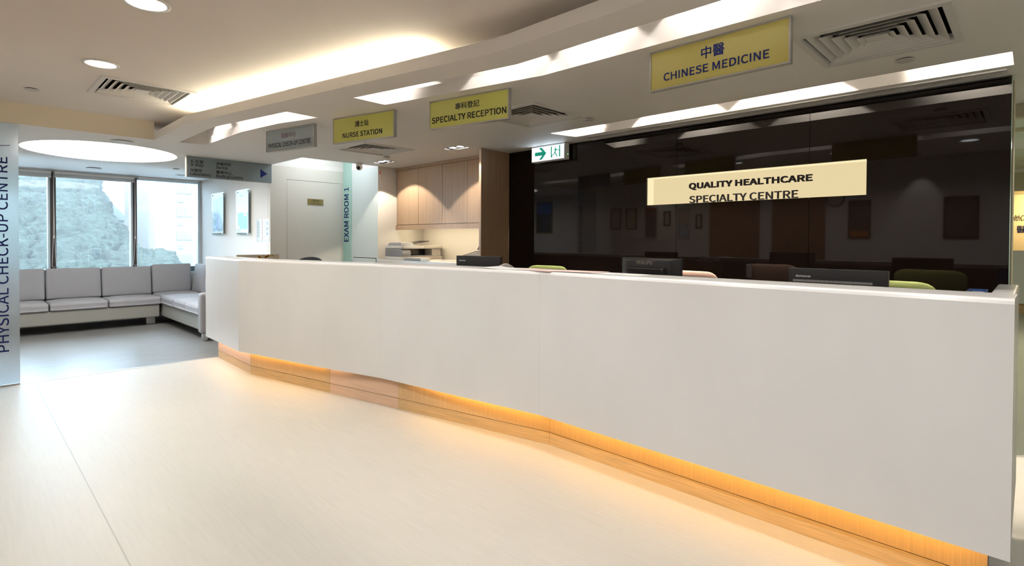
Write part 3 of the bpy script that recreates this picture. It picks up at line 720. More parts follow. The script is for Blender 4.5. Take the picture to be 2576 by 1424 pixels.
MB().cyl((EX+.045, y0-.002, z0+.03), .005, .002, 10, axis='y').build('red_button', 'red', t, True)

# ------------------------------------------------------------------ exam room wall fittings
do = struct('door_1', MB().box(3.0605, 3.8535, YE+.004, YE+.05, .005, 2.0605), 'wall_warm')
t = thing('door_plaque', 'small gold door plaque reading Exam Room 1', 'plaque', (3.46, YE, 1.78))
MB().box(3.345, 3.570, YE-.006, YE+.0035, 1.742, 1.820).build('plate', 'gold_plaque', t, True)
lettering('體檢室1', (3.415, YE-.0061, 1.786), (1, 0, 0), (0, 0, 1), .10, .022, .0008, 'charcoal', t, .0, True, world=True)
lettering('Exam Room 1', (3.393, YE-.0061, 1.752), (1, 0, 0), (0, 0, 1), .14, .018, .0008, 'charcoal', t, .0, world=True)
t = thing('room_strip_sign', 'vertical teal glass strip lettered EXAM ROOM 1', 'sign', (3.872, 7.05, 0))
MB().box(3.872, 3.8795, 6.935, 7.167, .02, 2.39).build('glass_strip', 'teal_glass', t, True)
lettering('EXAM ROOM 1', (3.8715, 7.008, 1.232), (0, 0, 1), (0, 1, 0), .772, .128, .0009, 'navy', t, .018, world=True)
bpy.data.objects[t.children[-1].name]
t = thing('access_panel', 'low pale wall hatch beside the teal strip', 'hatch', (3.875, 6.59, .5))
MB().box(3.874, 3.8795, 6.30, 6.88, .2, 1.005).build('panel', 'wall_cool', t, True, bevel=.003)
MB().box(3.8785, 3.8798, 6.29, 6.89, .19, 1.015).build('reveal', 'dark_gap', t, True)
t = thing('call_sticker', 'narrow white notice with a red square on the pillar edge', 'notice', (3.92, 6.249, 2.07))
MB().box(3.896, 3.944, 6.2465, 6.2495, 1.955, 2.19).build('plate', 'white_plastic', t, True)
MB().box(3.898, 3.914, 6.245, 6.2465, 2.13, 2.17).build('red_mark', 'red', t, True)
m = MB()
for k in range(9): m.box(3.922+.004*(k % 2), 3.940, 6.2455, 6.2465, 2.175-.016*k, 2.180-.016*k)
m.build('print', 'red', t, True)

# wall cabinet above the back counter
t = thing('wall_cabinet', 'oak wall cabinet with four tall doors beside the white pillar', 'cabinet', (4.38, 5.24, 1.395))
CX = 4.15
MB().box(CX+.02, 4.609, 4.243, 6.248, 1.436, ZC-.001).build('body', 'cabinet_wood', t, True)
MB().box(CX+.002, CX+.0195, 4.243, 6.248, 2.195, ZC-.001).build('top_fascia', 'cabinet_wood', t, True)
MB().box(CX+.002, CX+.0195, 4.243, 6.248, 1.395, 1.457).build('bottom_rail', 'cabinet_wood', t, True)
for a, b in ((5.724, 6.20), (5.234, 5.719), (4.761, 5.230), (4.245, 4.757)):
    MB().box(CX-.002, CX+.0185, a, b, 1.461, 2.190).build('door', 'cabinet_wood', t, True, bevel=.001)
MB().box(4.30, 4.32, 4.35, 6.15, 1.428, 1.4355).build('light_strip', 'led_cabinet', t, True)

# back counter under the cabinet
t = thing('back_counter', 'white topped back counter under the wall cabinet', 'counter', (4.2, 5.24, 0))
MB().box(3.87, 4.608, 4.245, 6.248, .955, 1.0).build('worktop', 'counter_white', t, True, bevel=.004)
MB().box(3.90, 4.608, 4.245, 6.248, .08, .954).build('body', 'cabinet_wood', t, True)
MB().box(3.93, 4.6, 4.245, 6.248, 0, .079).build('plinth', 'dark_gap', t, True)

# printer on the back counter
def printer():
    t = thing('printer', 'grey and cream laser printer with open document feeder on the back counter', 'printer', (4.235, 5.93, 1.0), math.radians(90))
    t.scale = (.88, .88, .92)
    P = lambda *a, **k: MB().box(*a)
    # local: x depth (front = -x), y width
    m = MB().box(-.20, .24, -.38, .36, 0.001, .045); m.build('paper_cassette', 'light_plastic', t, bevel=.006)
    m = MB()
    for k in range(7): m.box(-.2025, -.2005, -.30+.045*k, -.27+.045*k, .012, .032)
    m.build('cassette_grille', 'beige_card', t)
    MB().box(-.16, .24, -.38, -.21, .046, .155).build('right_housing', 'light_plastic', t, bevel=.006)
    MB().box(.02, .24, -.209, .209, .046, .155).build('inner_body', 'gloss_black', t)
    prof = [(-.20, .046), (-.215, .09), (-.20, .135), (-.16, .155), (.24, .155), (.24, .046)]
    MB().add([(x, .21, z) for x, z in prof]+[(x, .36, z) for x, z in prof], [tuple(range(6)), tuple(range(11, 5, -1))]+[(i, (i+1) % 6+0, (i+1) % 6+6, i+6) for i in range(6)]).build('left_housing', 'grey_plastic', t, smooth=False, bevel=.008)
    MB().box(-.19, -.02, -.20, .20, .050, .062).build('output_tray', 'grey_plastic', t, bevel=.004)
    MB().box(-.20, .24, -.38, .36, .156, .200).build('scanner', 'light_plastic', t, bevel=.008)
    MB().box(-.215, -.2005, -.02, .34, .160, .198).build('control_panel', 'white_plastic', t, bevel=.003)
    m = MB().add([(-.17, .10, .2), (.20, .10, .2), (.20, .35, .2), (-.17, .35, .2), (-.12, .12, .245), (.17, .12, .245), (.17, .33, .245), (-.12, .33, .245)],
         [(3, 2, 1, 0), (4, 5, 6, 7), (0, 1, 5, 4), (1, 2, 6, 5), (2, 3, 7, 6), (3, 0, 4, 7)])
    m.build('document_feeder', 'grey_plastic', t, bevel=.012, seg=3)
    m = MB().add([(-.10, .10, .222), (.16, .10, .222), (.16, -.20, .262), (-.10, -.20, .262), (-.10, .10, .230), (.16, .10, .230), (.16, -.20, .270), (-.10, -.20, .270)],
         [(3, 2, 1, 0), (4, 5, 6, 7), (0, 1, 5, 4), (1, 2, 6, 5), (2, 3, 7, 6), (3, 0, 4, 7)])
    m.build('feeder_tray', 'black_plastic', t)
    return t
printer()
t = thing('document_scanner', 'flat grey scanner with a white end, in front of the printer', 'scanner', (3.985, 5.42, 1.0))
MB().box(-.10, -.065, -.10, .24, .0015, .032).build('body', 'grey_plastic', t, bevel=.005)
MB().box(-.10, -.065, -.25, -.101, .0015, .036).build('end_cover', 'white_plastic', t, bevel=.005)
t = thing('card_terminal', 'black keyed label printer on the back counter beside the wood partition', 'label printer', (4.22, 4.64, 1.0))
t.scale = (.85, .85, .85)
MB().add([(-.10, -.14, 0.001), (.12, -.14, 0.001), (.12, .24, 0.001), (-.10, .24, 0.001), (-.10, -.14, .09), (.12, -.14, .15), (.12, .20, .15), (-.10, .24, .09)],
     [(3, 2, 1, 0), (4, 5, 6, 7), (0, 1, 5, 4), (1, 2, 6, 5), (2, 3, 7, 6), (3, 0, 4, 7)]).build('body', 'black_plastic', t, bevel=.006)
m = MB()
for r in range(4):
    for c in range(9):
        x = -.075+.04*r; z = .09+(x+.10)*.2727+.001
        m.box(x, x+.022, -.11+.033*c, -.09+.033*c, z, z+.006)
m.build('keypad', 'light_plastic', t)
MB().add([(.06, -.10, .17), (.10, -.10, .17), (.10, .10, .17), (.06, .10, .17), (.09, -.10, .27), (.11, -.10, .27), (.11, .06, .27), (.09, .06, .27)],
     [(3, 2, 1, 0), (4, 5, 6, 7), (0, 1, 5, 4), (1, 2, 6, 5), (2, 3, 7, 6), (3, 0, 4, 7)]).build('roll_cover', 'black_plastic', t)
MB().box(.07, .10, -.05, .05, .149, .171).build('bracket', 'black_plastic', t)

# ------------------------------------------------------------------ reception counter
PN = [(1.838, 6.36), (1.803, 5.285), (2.052, 4.118), (2.205, 3.515), (2.402, 2.100), (2.371, .041)]
KN = [(1.912, 6.203), (1.886, 5.221), (2.11, 4.121), (2.264, 3.368), (2.517, 2.116), (2.495, .10)]
t = thing('reception_counter', 'long faceted white reception counter with glowing oak plinth', 'counter', (2.3, 3.0, 0))
Z0, Z1 = .213, 1.07
PROF = [(0, Z0), (0, 1.052), (.0035, 1.0625), (.010, 1.068), (.020, Z1), (.24, Z1), (.24, 1.035), (.028, 1.035), (.028, Z0)]
offs = [offset_poly(PN, o_) for o_, _ in PROF]
for i in range(5):
    vs = []
    for e in (i, i+1):
        for k, (o_, z) in enumerate(PROF):
            p = Vector(offs[k][e]); q2 = Vector(offs[k][i if e == i+1 else i+1]); s = (q2-p).normalized()*(.0003 if 0 < e < 5 else 0)
            p = p+s; vs.append((p.x, p.y, z))
    n = len(PROF)
    fs = [tuple(range(n-1, -1, -1)), tuple(range(n, 2*n))]+[(k, (k+1) % n, (k+1) % n+n, k+n) for k in range(n)]
    m = MB(); m.add(vs, fs); m.build('front_panel', 'counter_white', t, True)
MB().box(2.612, 3.19, .0415, .111, Z0, Z1).box(2.401, 2.612, .0415, .111, Z0, 1.034).build('end_panel', 'counter_white', t, True, bevel=.009, seg=3)
WI = offset_poly(PN, .03); WO = offset_poly(PN, .78)
WI[-1] = (WI[-1][0], .112); WO[-1] = (WO[-1][0], .112)
MB().prism(WI+WO[::-1], .715, .745).build('worktop', 'counter_white', t, True)
BI = offset_poly(PN, .03); BO = offset_poly(PN, .05); BI[-1] = (BI[-1][0], .112); BO[-1] = (BO[-1][0], .112)
MB().prism(BI+BO[::-1], .236, 1.034).build('inner_panel', 'walnut', t, True)
KI = offset_poly(KN, .018); KE = KN
UN = offset_poly(PN, .029)
MB().prism(UN+offset_poly(KN, .03)[::-1], .230, .236).build('underside', 'counter_white', t, True)
kmat = ['oak_pink_lit', 'oak_vertical', 'oak_pink_lit', 'oak_vertical', 'oak_vertical']; kmat2 = ['oak_horizontal', 'oak_horizontal', 'oak_pink_lit', 'oak_horizontal', 'oak_horizontal']
for i in range(5):
    a, b, c, d = Vector(KE[i]), Vector(KE[i+1]), Vector(KI[i+1]), Vector(KI[i])
    s = (b-a).normalized()*.0008
    q4 = [tuple(a+s), tuple(b-s), tuple(c-s), tuple(d+s)]
    MB().prism(q4, .079, .2295).build('plinth_board', kmat[i], t, True)
    MB().prism(q4, .0005, .0755).build('skirting_board', kmat2[i], t, True)
MB().prism(offset_poly(KN, .0185)+offset_poly(KN, .04)[::-1], 0.0005, .2295).build('plinth_core', 'dark_gap', t, True)
MB().box(2.4966, 3.10, .112, .13, .0005, .2295).build('plinth_end', 'aluminium', t, True)
LP = offset_poly(PN, .045); LQ = offset_poly(PN, .058)
for i in range(5):
    a, b, c, d = (Vector(v) for v in (LP[i], LP[i+1], LQ[i+1], LQ[i])); s = (b-a).normalized()*.03
    MB().prism([tuple(a+s), tuple(b-s), tuple(c-s), tuple(d+s)], .2225, .2295).build('light_strip', 'led_pink' if i in (0, 2) else 'led_orange', t, True)
MB().tube([(1.865, 5.30, .229), (1.860, 5.27, .205), (1.868, 5.22, .204), (1.874, 5.20, .229)], .004, 8).build('hook', 'chrome', t, True)

# low patterned screen at the far end
t = thing('desk_screen', 'low beige desk screen printed with orange flowers at the counter far end', 'desk screen', (2.38, 6.30, .745))
MB().box(2.13, 2.596, 6.302, 6.318, .746, 1.083).build('board', 'beige_card', t, True)
for k, (x, z, mt) in enumerate([(2.37, 1.058, 'orange'), (2.385, 1.050, 'orange'), (2.455, 1.060, 'orange'), (2.475, 1.066, 'orange'), (2.44, 1.052, 'orange'), (2.515, 1.072, 'yellow_green')]):
    m = MB()
    for a in range(5):
        th = a*2*math.pi/5; m.add([(x+.006*math.cos(th)+.007*math.cos(u), 6.3012, z+.006*math.sin(th)+.007*math.sin(u)) for u in [j*math.pi/4 for j in range(8)]], [tuple(range(8))])
    m.build('flower', mt, t, True, fix=False)

# ------------------------------------------------------------------ monitors
def monitor(name, label, x, y0, y1, ztop, brand, rz=0.0, kind='slab'):
    """back of the screen faces the camera side (-x local); width runs along local -y from the left edge"""
    w = abs(y0-y1); t = thing(name, label, 'monitor', (x, y0, .745), rz)
    zt = ztop-.745; hh = .275
    if kind == 'slab':
        MB().box(0, .030, -w, 0, zt-hh, zt).build('housing', 'black_plastic', t, bevel=.003)
        MB().box(.0305, .034, -w+.012, -.012, zt-hh+.014, zt-.014).build('screen', 'screen_grey', t)
        m = MB(); k = 0 if not rz else 999
        while .02+k*.0056 < w-.06:
            m.box(-.0009, .0, -.024-k*.0056, -.0215-k*.0056, zt-.066, zt-.055); k += 1
        if m.v: m.build('vent_slots', 'light_plastic', t)
        lettering(brand, (-.0003, -.033, zt-.043), (0, -1, 0), (0, 0, 1), .066, .0115, .0008, 'logo_white', t, .03, name='brand_lettering', shear=.25)
    else:
        m = MB(); m.box(.045, .060, -w, 0, zt-hh, zt)
        m.build('bezel', 'black_plastic', t, bevel=.003)
        MB().box(.0605, .063, -w+.014, -.014, zt-hh+.016, zt-.016).build('screen', 'screen_grey', t)
        i1, i2 = .035, .055
        vs = [(.0445, -w+.003, zt-hh+.003), (.0445, -.003, zt-hh+.003), (.0445, -.003, zt-.003), (.0445, -w+.003, zt-.003),
              (.0, -w+i2, zt-hh+.04), (.0, -i2, zt-hh+.04), (.0, -i2, zt-.010), (.0, -w+i2, zt-.010)]
        MB().add(vs, [(0, 1, 2, 3), (7, 6, 5, 4), (0, 4, 5, 1), (1, 5, 6, 2), (2, 6, 7, 3), (3, 7, 4, 0)]).build('rear_shell', 'black_plastic', t, bevel=.006)
        vs = []
        for xx, e, a_, b_ in ((0.0, .062, .052, .15), (-.028, .075, .060, .145)):
            vs += [(xx-.0005, -w+e, zt-b_), (xx-.0005, -e, zt-b_), (xx-.0005, -e-.012, zt-a_), (xx-.0005, -w+e+.012, zt-a_)]
        MB().add(vs, [(3, 2, 1, 0), (4, 5, 6, 7), (0, 1, 5, 4), (1, 2, 6, 5), (2, 3, 7, 6), (3, 0, 4, 7)]).build('rear_hump', 'gloss_black', t, bevel=.004)
        lettering(brand, (-.0004, -.135, zt-.037), (0, -1, 0), (0, 0, 1), .104, .019, .0008, 'logo_bronze', t, .05, name='brand_lettering')
    MB().box(.010, .040, -w/2-.03, -w/2+.03, .012, zt-hh+.06).xform(Matrix.Translation((.034, 0, 0))).build('stand', 'black_plastic', t, bevel=.003)
    MB().lathe([(0, .014), (.10, .012), (.115, .006), (.115, .0008), (0, .0008)], (.04, -w/2, 0), 28).build('base', 'black_plastic', t)
    return t
monitor('monitor', 'black monitor back with a white logo above a row of slots, rightmost on the counter', 2.90, .880, .465, 1.122, 'lenovo')
monitor('monitor', 'black monitor with a sloped rear casing, the middle one of three', 2.90, 1.881, 1.475, 1.150, 'PHILIPS', kind='bevel')
monitor('monitor', 'flat black monitor back with a white logo, nearest the dark wood partition', 2.80, 3.347, 2.902, 1.131, 'lenovo', rz=math.radians(8))

# ------------------------------------------------------------------ office chairs
def office_chair(label, fabric, x, y, rz, ztop=1.04, wid=.45, curve=0.0):
    t = thing('office_chair', label, 'chair', (x, y, 0), rz, 'office chairs behind the counter')
    # backrest: curved shell, front faces -x (towards the counter)
    n, mrow = 10, 8; vs = []; fs = []; hb = .52
    for s in (0, 1):
        for j in range(mrow+1):
            v = j/mrow; z = ztop-hb+hb*v
            for i in range(n+1):
                u = i/n*2-1; ww = wid/2*(1-.10*(1-v)**2)
                edge = max(0, abs(u)-.72)/.28; zz = z-(.035*edge**2+curve*u*u*.05) if j == mrow else z-(.018*edge**2 if j == mrow-1 else 0)
                xx = .22+.05*(1-u*u)+.03*v-(.05*(1-s)*(1-.5*abs(u)**4)) + (.012 if (j == mrow) else 0)*(1-2*s)
                vs.append((xx, u*ww, zz))
    k = (mrow+1)*(n+1)
    for j in range(mrow):
        for i in range(n):
            a = j*(n+1)+i; fs += [(a, a+1, a+n+2, a+n+1), (a+k, a+n+1+k, a+n+2+k, a+1+k)]
    rim = [i for i in range(n+1)]+[j*(n+1)+n for j in range(1, mrow+1)]+[mrow*(n+1)+i for i in range(n-1, -1, -1)]+[j*(n+1) for j in range(mrow-1, 0, -1)]
    fs += [(rim[i], rim[i-1], rim[i-1]+k, rim[i]+k) for i in range(len(rim))]
    m = MB(); m.add(vs, fs); o = m.build('backrest', fabric, t, smooth=True); sd = o.modifiers.new('sub', 'SUBSURF'); sd.levels = sd.render_levels = 1
    MB().box(-.26, .22, -.23, .23, .43, .50).build('seat', fabric, t, bevel=.03, seg=4)
    MB().box(-.18, .16, -.14, .14, .41, .4295).build('seat_plate', 'black_plastic', t)
    MB().tube([(.14, 0, .42), (.27, 0, .44), (.31, 0, .52), (.302, 0, .70)], .018).build('back_post', 'black_plastic', t)
    MB().cyl((0, 0, .085), .028, .325, 16).build('gas_column', 'chrome', t)
    for a in range(5):
        th = a*2*math.pi/5+.3; c, s = math.cos(th), math.sin(th)
        MB().tube([(.02*c, .02*s, .10), (.16*c, .16*s, .085), (.29*c, .29*s, .068)], .017).build('base_leg', 'black_plastic', t)
        MB().lathe([(.0, -.02), (.026, -.018), (.028, 0), (.026, .018), (0, .02)], (.29*c, .29*s, .0285), 16, axis='y').build('castor', 'black_plastic', t)
    for s in (-1, 1):
        MB().tube([(.05, s*.21, .42), (.05, s*.27, .44), (.05, s*.27, .63)], .014).build('arm_post', 'black_plastic', t)
        MB().box(-.12, .14, s*.27-.035, s*.27+.035, .63, .655).build('armrest', 'black_plastic', t, bevel=.01)
    return t
CXX = 3.20
office_chair('green fabric office chair behind the rightmost monitor', 'fabric_green', CXX, .565, 0, 1.050)
oc = office_chair('dusty pink fabric office chair beside the sloped middle monitor', 'fabric_pink', CXX, 1.68, math.radians(4), 1.055)
MB().box(.17, .30, .17, .212, .92, 1.045).build('strap', 'disc_grey', oc, bevel=.004)
office_chair('green fabric office chair showing only its top edge near the desk phone', 'fabric_green', CXX, 2.93, 0, 1.047)
office_chair('black office chair with a rounded back in front of the exam room door', 'fabric_black', 2.83, 6.35, math.radians(28), 1.045, .42, 1.0)

# ------------------------------------------------------------------ small things on the counter
t = thing('desk_telephone', 'beige desk telephone on the counter ledge, right of the monitor nearest the partition', 'telephone', (2.70, 2.62, 1.0))
def phone():
    MB().box(2.60, 2.82, 2.50, 2.78, .746, 1.029).build('stand', 'walnut', t, True)
    MB().add([(2.62, 2.52, 1.03), (2.80, 2.52, 1.03), (2.80, 2.72, 1.03), (2.62, 2.72, 1.03), (2.62, 2.52, 1.06), (2.80, 2.52, 1.046), (2.80, 2.72, 1.046), (2.62, 2.72, 1.06)],
         [(3, 2, 1, 0), (4, 5, 6, 7), (0, 1, 5, 4), (1, 2, 6, 5), (2, 3, 7, 6), (3, 0, 4, 7)]).build('body', 'light_plastic', t, True, bevel=.004)
    hp = [(2.645+.135*i/14, 2.690, 1.062+.022*math.sin(math.pi*i/14)-.012*i/14) for i in range(15)]
    MB().tube(hp, .013, 12).build('handset', 'light_plastic', t, True, smooth=True)
    for i in (1, 13): MB().lathe([(0, -.018), (.019, -.016), (.020, -.002), (.012, .008), (0, .010)], hp[i], 18).build('handset_end', 'light_plastic', t, True, smooth=True)
    m = MB()
    for r in range(4):
        for c in range(3): m.box(2.68+.024*r, 2.695+.024*r, 2.55+.026*c, 2.567+.026*c, 1.053-.0015*r, 1.058-.0015*r)
    m.build('keypad', 'grey_plastic', t, True)
phone()
pg = 'loose papers on the counter ledge'
def paper(x, y, rz, mat, label, k, w=.21, l=.297, curl=0.0):
    t = thing('paper_sheet', label, 'paper', (x, y, Z1+.0008+k*.0012), rz, pg)
    m = MB(); n = 8; vs = []
    for i in range(n+1):
        u = i/n; z = curl*max(0, u-.6)**2
        vs += [(-w/2, -l/2+l*u, z), (w/2, -l/2+l*u, z), (w/2, -l/2+l*u, z+.0008), (-w/2, -l/2+l*u, z+.0008)]
    fs = [(4*i+a, 4*i+(a+1) % 4, 4*i+4+(a+1) % 4, 4*i+4+a) for i in range(n) for a in range(4)]+[(3, 2, 1, 0), (4*n, 4*n+1, 4*n+2, 4*n+3)]
    m.add(vs, fs).build('sheet', mat, t)
paper(2.49, 2.42, .25, 'paper', 'white sheet with a lifted end on the ledge, leftmost of the loose papers', 0, curl=.06)
paper(2.50, 2.16, -.1, 'paper_pink', 'pink tinted sheet on the ledge in front of the green chair', 1, .19)
paper(2.53, 1.90, .12, 'paper_pink', 'pink tinted sheet on the ledge, left of the sloped middle monitor', 2, .17)
paper(2.525, 1.62, .0, 'paper', 'white sheet on the ledge, rightmost of the loose papers', 0, .15)
t = thing('blue_binder', 'blue binder standing in the counter corner beside the white end panel', 'binder', (2.86, .17, .745))
MB().box(2.74, 3.02, .135, .141, .746, 1.055).box(2.74, 3.02, .189, .195, .746, 1.055).box(3.014, 3.02, .141, .189, .746, 1.055).build('cover', 'blue_card', t, True)
MB().box(2.75, 3.008, .143, .187, .75, 1.046).build('pages', 'paper', t, True)

# ------------------------------------------------------------------ waiting area: sofas
def cushion(name, t, x0, x1, y0, y1, z0, z1, r=.045, puff=.02, mat='sofa_fabric', tilt=None):
    bm = bmesh.new(); bmesh.ops.create_cube(bm, size=1.0)
    bmesh.ops.subdivide_edges(bm, edges=bm.edges, cuts=5, use_grid_fill=True)
    c = Vector(((x0+x1)/2, (y0+y1)/2, (z0+z1)/2)); d = Vector((x1-x0, y1-y0, z1-z0)); dm = min(range(3), key=lambda k: d[k])
    for v in bm.verts:
        p = v.co.copy(); q = [abs(2*p[k]) for k in range(3)]
        o1, o2 = [k for k in range(3) if k != dm]
        s = (1-q[o1]**4)*(1-q[o2]**4)
        co = Vector((p.x*d.x, p.y*d.y, p.z*d.z)); co[dm] += (1 if p[dm] > 0 else -1)*puff*s*(q[dm])
        v.co = co
    me = bpy.data.meshes.new(name); bm.to_mesh(me); bm.free()
    mtx = Matrix.Translation(c)
    if tilt: mtx = mtx @ Matrix.Rotation(tilt[1], 4, tilt[0])
    me.transform(mtx)
    o = link_mesh(me, name, mat, t, True, smooth=True); b = o.modifiers.new('b', 'BEVEL'); b.width = r; b.segments = 4; b.limit_method = 'ANGLE'; b.angle_limit = .9
    return o
t = thing('sofa', 'long grey fabric sofa under the windows', 'sofa', (.9, 9.6, 0))
MB().box(-.38, 2.05, 9.20, 9.985, .115, .300).build('base', 'sofa_leather', t, True, bevel=.02, seg=3)
MB().box(-.38, 2.05, 9.90, 9.985, .301, .62).build('back_frame', 'sofa_leather', t, True, bevel=.02, seg=3)
for a, b in ((-.38, .18), (.195, .805), (.820, 1.432), (1.447, 2.066)):
    cushion('seat_cushion', t, a, b, 9.175, 9.76, .303, .405)
for a, b in ((-.38, .20), (.21, .818), (.828, 1.440), (1.450, 2.062)):
    cushion('back_cushion', t, a, b, 9.745, 9.885, .405, .835, .04, .018, tilt=('X', math.radians(-7)))
for x in (-.25, 1.97):
    MB().box(x-.055, x+.055, 9.36, 9.42, 0.0005, .1145).build('leg', 'chrome', t, True, bevel=.003)
    MB().box(x-.055, x+.055, 9.86, 9.92, 0.0005, .1145).build('leg', 'chrome', t, True, bevel=.003)
t = thing('sofa', 'pale grey corner sofa along the poster wall beside the counter end', 'sofa', (2.45, 8.5, 0))
MB().box(2.085, 2.825, 7.40, 9.985, .115, .305).build('base', 'sofa_leather', t, True, bevel=.02, seg=3)
MB().box(2.70, 2.825, 7.40, 9.985, .306, .66).build('back_frame', 'sofa_leather', t, True, bevel=.02, seg=3)
for a, b in ((8.54, 9.18), (7.98, 8.53), (7.37+.035, 7.97)):
    cushion('seat_cushion', t, 2.055, 2.64, a, b, .308, .428)
cushion('seat_cushion', t, 2.075, 2.64, 9.19, 9.74, .308, .428)
cushion('back_cushion', t, 2.075, 2.61, 9.745, 9.885, .42, .860, .04, .018, tilt=('X', math.radians(-6)))
for a, b in ((9.05, 9.62), (8.22, 9.04), (7.42, 8.21)):
    cushion('back_cushion', t, 2.60, 2.74, a, b, .42, .865, .04, .018, tilt=('Y', math.radians(7)))
MB().box(2.045, 2.825, 7.27, 7.398, .095, .595).build('armrest', 'sofa_fabric', t, True, bevel=.035, seg=4)
for x, y in ((2.11, 7.345), (2.76, 7.345), (2.20, 9.60), (2.76, 9.60)):
    MB().box(x-.03, x+.03, y-.02, y+.02, 0.0005, .094 if y < 8 else .114).build('leg', 'chrome', t, True, bevel=.003)

# ------------------------------------------------------------------ waiting area: posters
def acrylic_poster(label, y0, y1, z0, z1, design):
    t = thing('acrylic_poster_frame', label, 'poster', (XC, (y0+y1)/2, (z0+z1)/2), group='acrylic poster frames on the waiting area wall')
    MB().box(XC-.048, XC-.043, y1, y0, z0, z1).build('front_sheet', 'acrylic', t, True)
    MB().box(XC-.0365, XC-.0315, y1, y0, z0, z1).build('back_sheet', 'acrylic', t, True)
    for y in (y0-.03, y1+.03):
        for z in (z0+.03, z1-.03):
            MB().lathe([(.009, 0), (.009, .054)], (XC-.0545, y, z), 12, axis='x').build('standoff', 'chrome', t, True)
    pz = lambda f: z0+(z1-z0)*f; py = lambda f: y0+(y1-y0)*f
    p = MB().box(XC-.0415, XC-.0395, py(.05), py(.95), pz(.06), pz(.94)).build('poster_sheet', 'paper', t, True)
    for k, (u0, u1, v0, v1, mt) in enumerate(design):
        MB().box(XC-.0417-.00022*(k+1), XC-.0416, py(u0), py(u1), pz(v0), pz(v1)).build('print', mt, t, True)
acrylic_poster('clear acrylic poster frame with a pale blue print, nearest the windows', 9.361, 8.814, 1.312, 1.976,
   [(.10, .90, .10, .88, 'paper_blue'), (.36, .58, .14, .86, 'paper_lilac')])
acrylic_poster('clear acrylic poster frame with a white and green leaflet print', 8.284, 7.798, 1.309, 1.962,
   [(.12, .90, .14, .50, 'paper_green'), (.62, .80, .42, .56, 'paper'), (.68, .76, .44, .52, 'leaf_pink'), (.14, .30, .10, .22, 'disc_grey'), (.3, .55, .86, .88, 'paper_blue')])
ng = 'notices in clear sleeves'
def notice(label, y0, y1, z0, z1, dots):
    t = thing('notice_sleeve', label, 'notice', (XC, (y0+y1)/2, (z0+z1)/2), group=ng)
    MB().box(XC-.0025, XC-.0005, y0, y1, z0, z1).build('sheet', 'paper', t, True)
    m = MB()
    for k in range(13):
        z = z1-.03-.017*k
        if dots and k % 4 in (1, 2): m.box(XC-.0032, XC-.0026, y0-.10, y0-.15, z-.006, z+.010)
        else: m.box(XC-.0032, XC-.0026, y0-.02, y0-.02-random.uniform(.06, .15), z, z+.005)
    m.build('print', 'ink', t, True)
    MB().box(XC-.006, XC-.0045, y0+.004, y1-.004, z0-.01, z1+.01).build('sleeve', 'acrylic', t, True)
notice('printed notice in a clear sleeve right of the green leaflet', 7.627, 7.44, 1.235, 1.525, False)
notice('printed notice with small pictures nearest the wall corner', 7.395, 7.21, 1.235, 1.522, True)

# ------------------------------------------------------------------ frosted glass panel at the left
t = thing('glass_partition', 'frosted glass panel lettered PHYSICAL CHECK-UP CENTRE at the left edge', 'glass panel', (.1, YT, 0))
MB().box(-.26, .358, 6.236, 6.248, .012, ZC-.001).build('pane', 'frosted_glass', t, True)
MB().box(-.26, .358, 6.228, 6.256, .0005, .0115).build('floor_channel', 'aluminium', t, True)
lettering('PHYSICAL CHECK-UP CENTRE', (.290, 6.2356, .293), (0, 0, 1), (-1, 0, 0), 1.647, .070, .0009, 'navy', t, .015, world=True)
m = MB(); m.tube([(.12+.187*i/12, 6.2345, 2.026+.016*(i/12)**2) for i in range(13)], .0028, 6); m.build('swoosh_emblem', 'navy', t, True)

# ------------------------------------------------------------------ left wall seen reflected in the glass wall
def framed(label, y0, y1, z0, z1, pic, frame, extra=None, cat='picture'):
    t = thing('framed_picture', label, cat, (XL, (y0+y1)/2, z0), group=None)
    g = .022
    MB().box(XL+.001, XL+.022, y1, y0, z0, z0+g).box(XL+.001, XL+.022, y1, y0, z1-g, z1).box(XL+.001, XL+.022, y1, y1+g, z0+g, z1-g).box(XL+.001, XL+.022, y0-g, y0, z0+g, z1-g).build('frame', frame, t, True)
    MB().box(XL+.001, XL+.012, y1+g, y0-g, z0+g, z1-g).build('print', pic, t, True)
    if extra:
        a, b, mt = extra
        MB().box(XL+.0125, XL+.0135, y1+g, y0-g, z0+(z1-z0)*a+(g if a == 0 else 0), z0+(z1-z0)*b-(g if b == 1 else 0)).build('print_band', mt, t, True)
framed('gold framed landscape picture on the waiting area wall, reflected left in the dark glass', 8.04, 7.57, 1.42, 2.12, 'picture_dark', 'frame_gold', (.62, 1, 'picture_sky'))
framed('dark framed certificate beside the frosted panel, reflected in the dark glass', 6.05, 5.82, 1.487, 1.90, 'beige_card', 'frame_dark')
framed('dark framed certificate, second from the frosted panel in the reflection', 5.70, 5.47, 1.485, 1.89, 'beige_card', 'frame_dark')
framed('tall poster display on the left wall between the framed certificates', 5.30, 5.02, 1.31, 1.908, 'poster_dark', 'light_plastic', (.9, 1, 'poster_orange'))
framed('small dark framed certificate left of the orange topped display', 4.90, 4.77, 1.545, 1.81, 'beige_card', 'frame_dark')
framed('orange topped display with a pale blue notice, reflected below the cream sign', 4.62, 4.40, 1.302, 1.854, 'beige_card', 'light_plastic', (0, .5, 'paper_blue'))
framed('narrow dark framed certificate next to the brown door', 4.28, 4.17, 1.486, 1.732, 'beige_card', 'frame_dark')
framed('dim poster of a figure above an orange band, reflected right of the cream sign', 1.95, 1.67, 1.309, 1.861, 'poster_dark', 'frame_dark', (0, .2, 'poster_orange'))
framed('dim dark poster reflected at the right end of the glass wall', .86, .50, 1.309, 1.86, 'poster_dark', 'frame_dark')
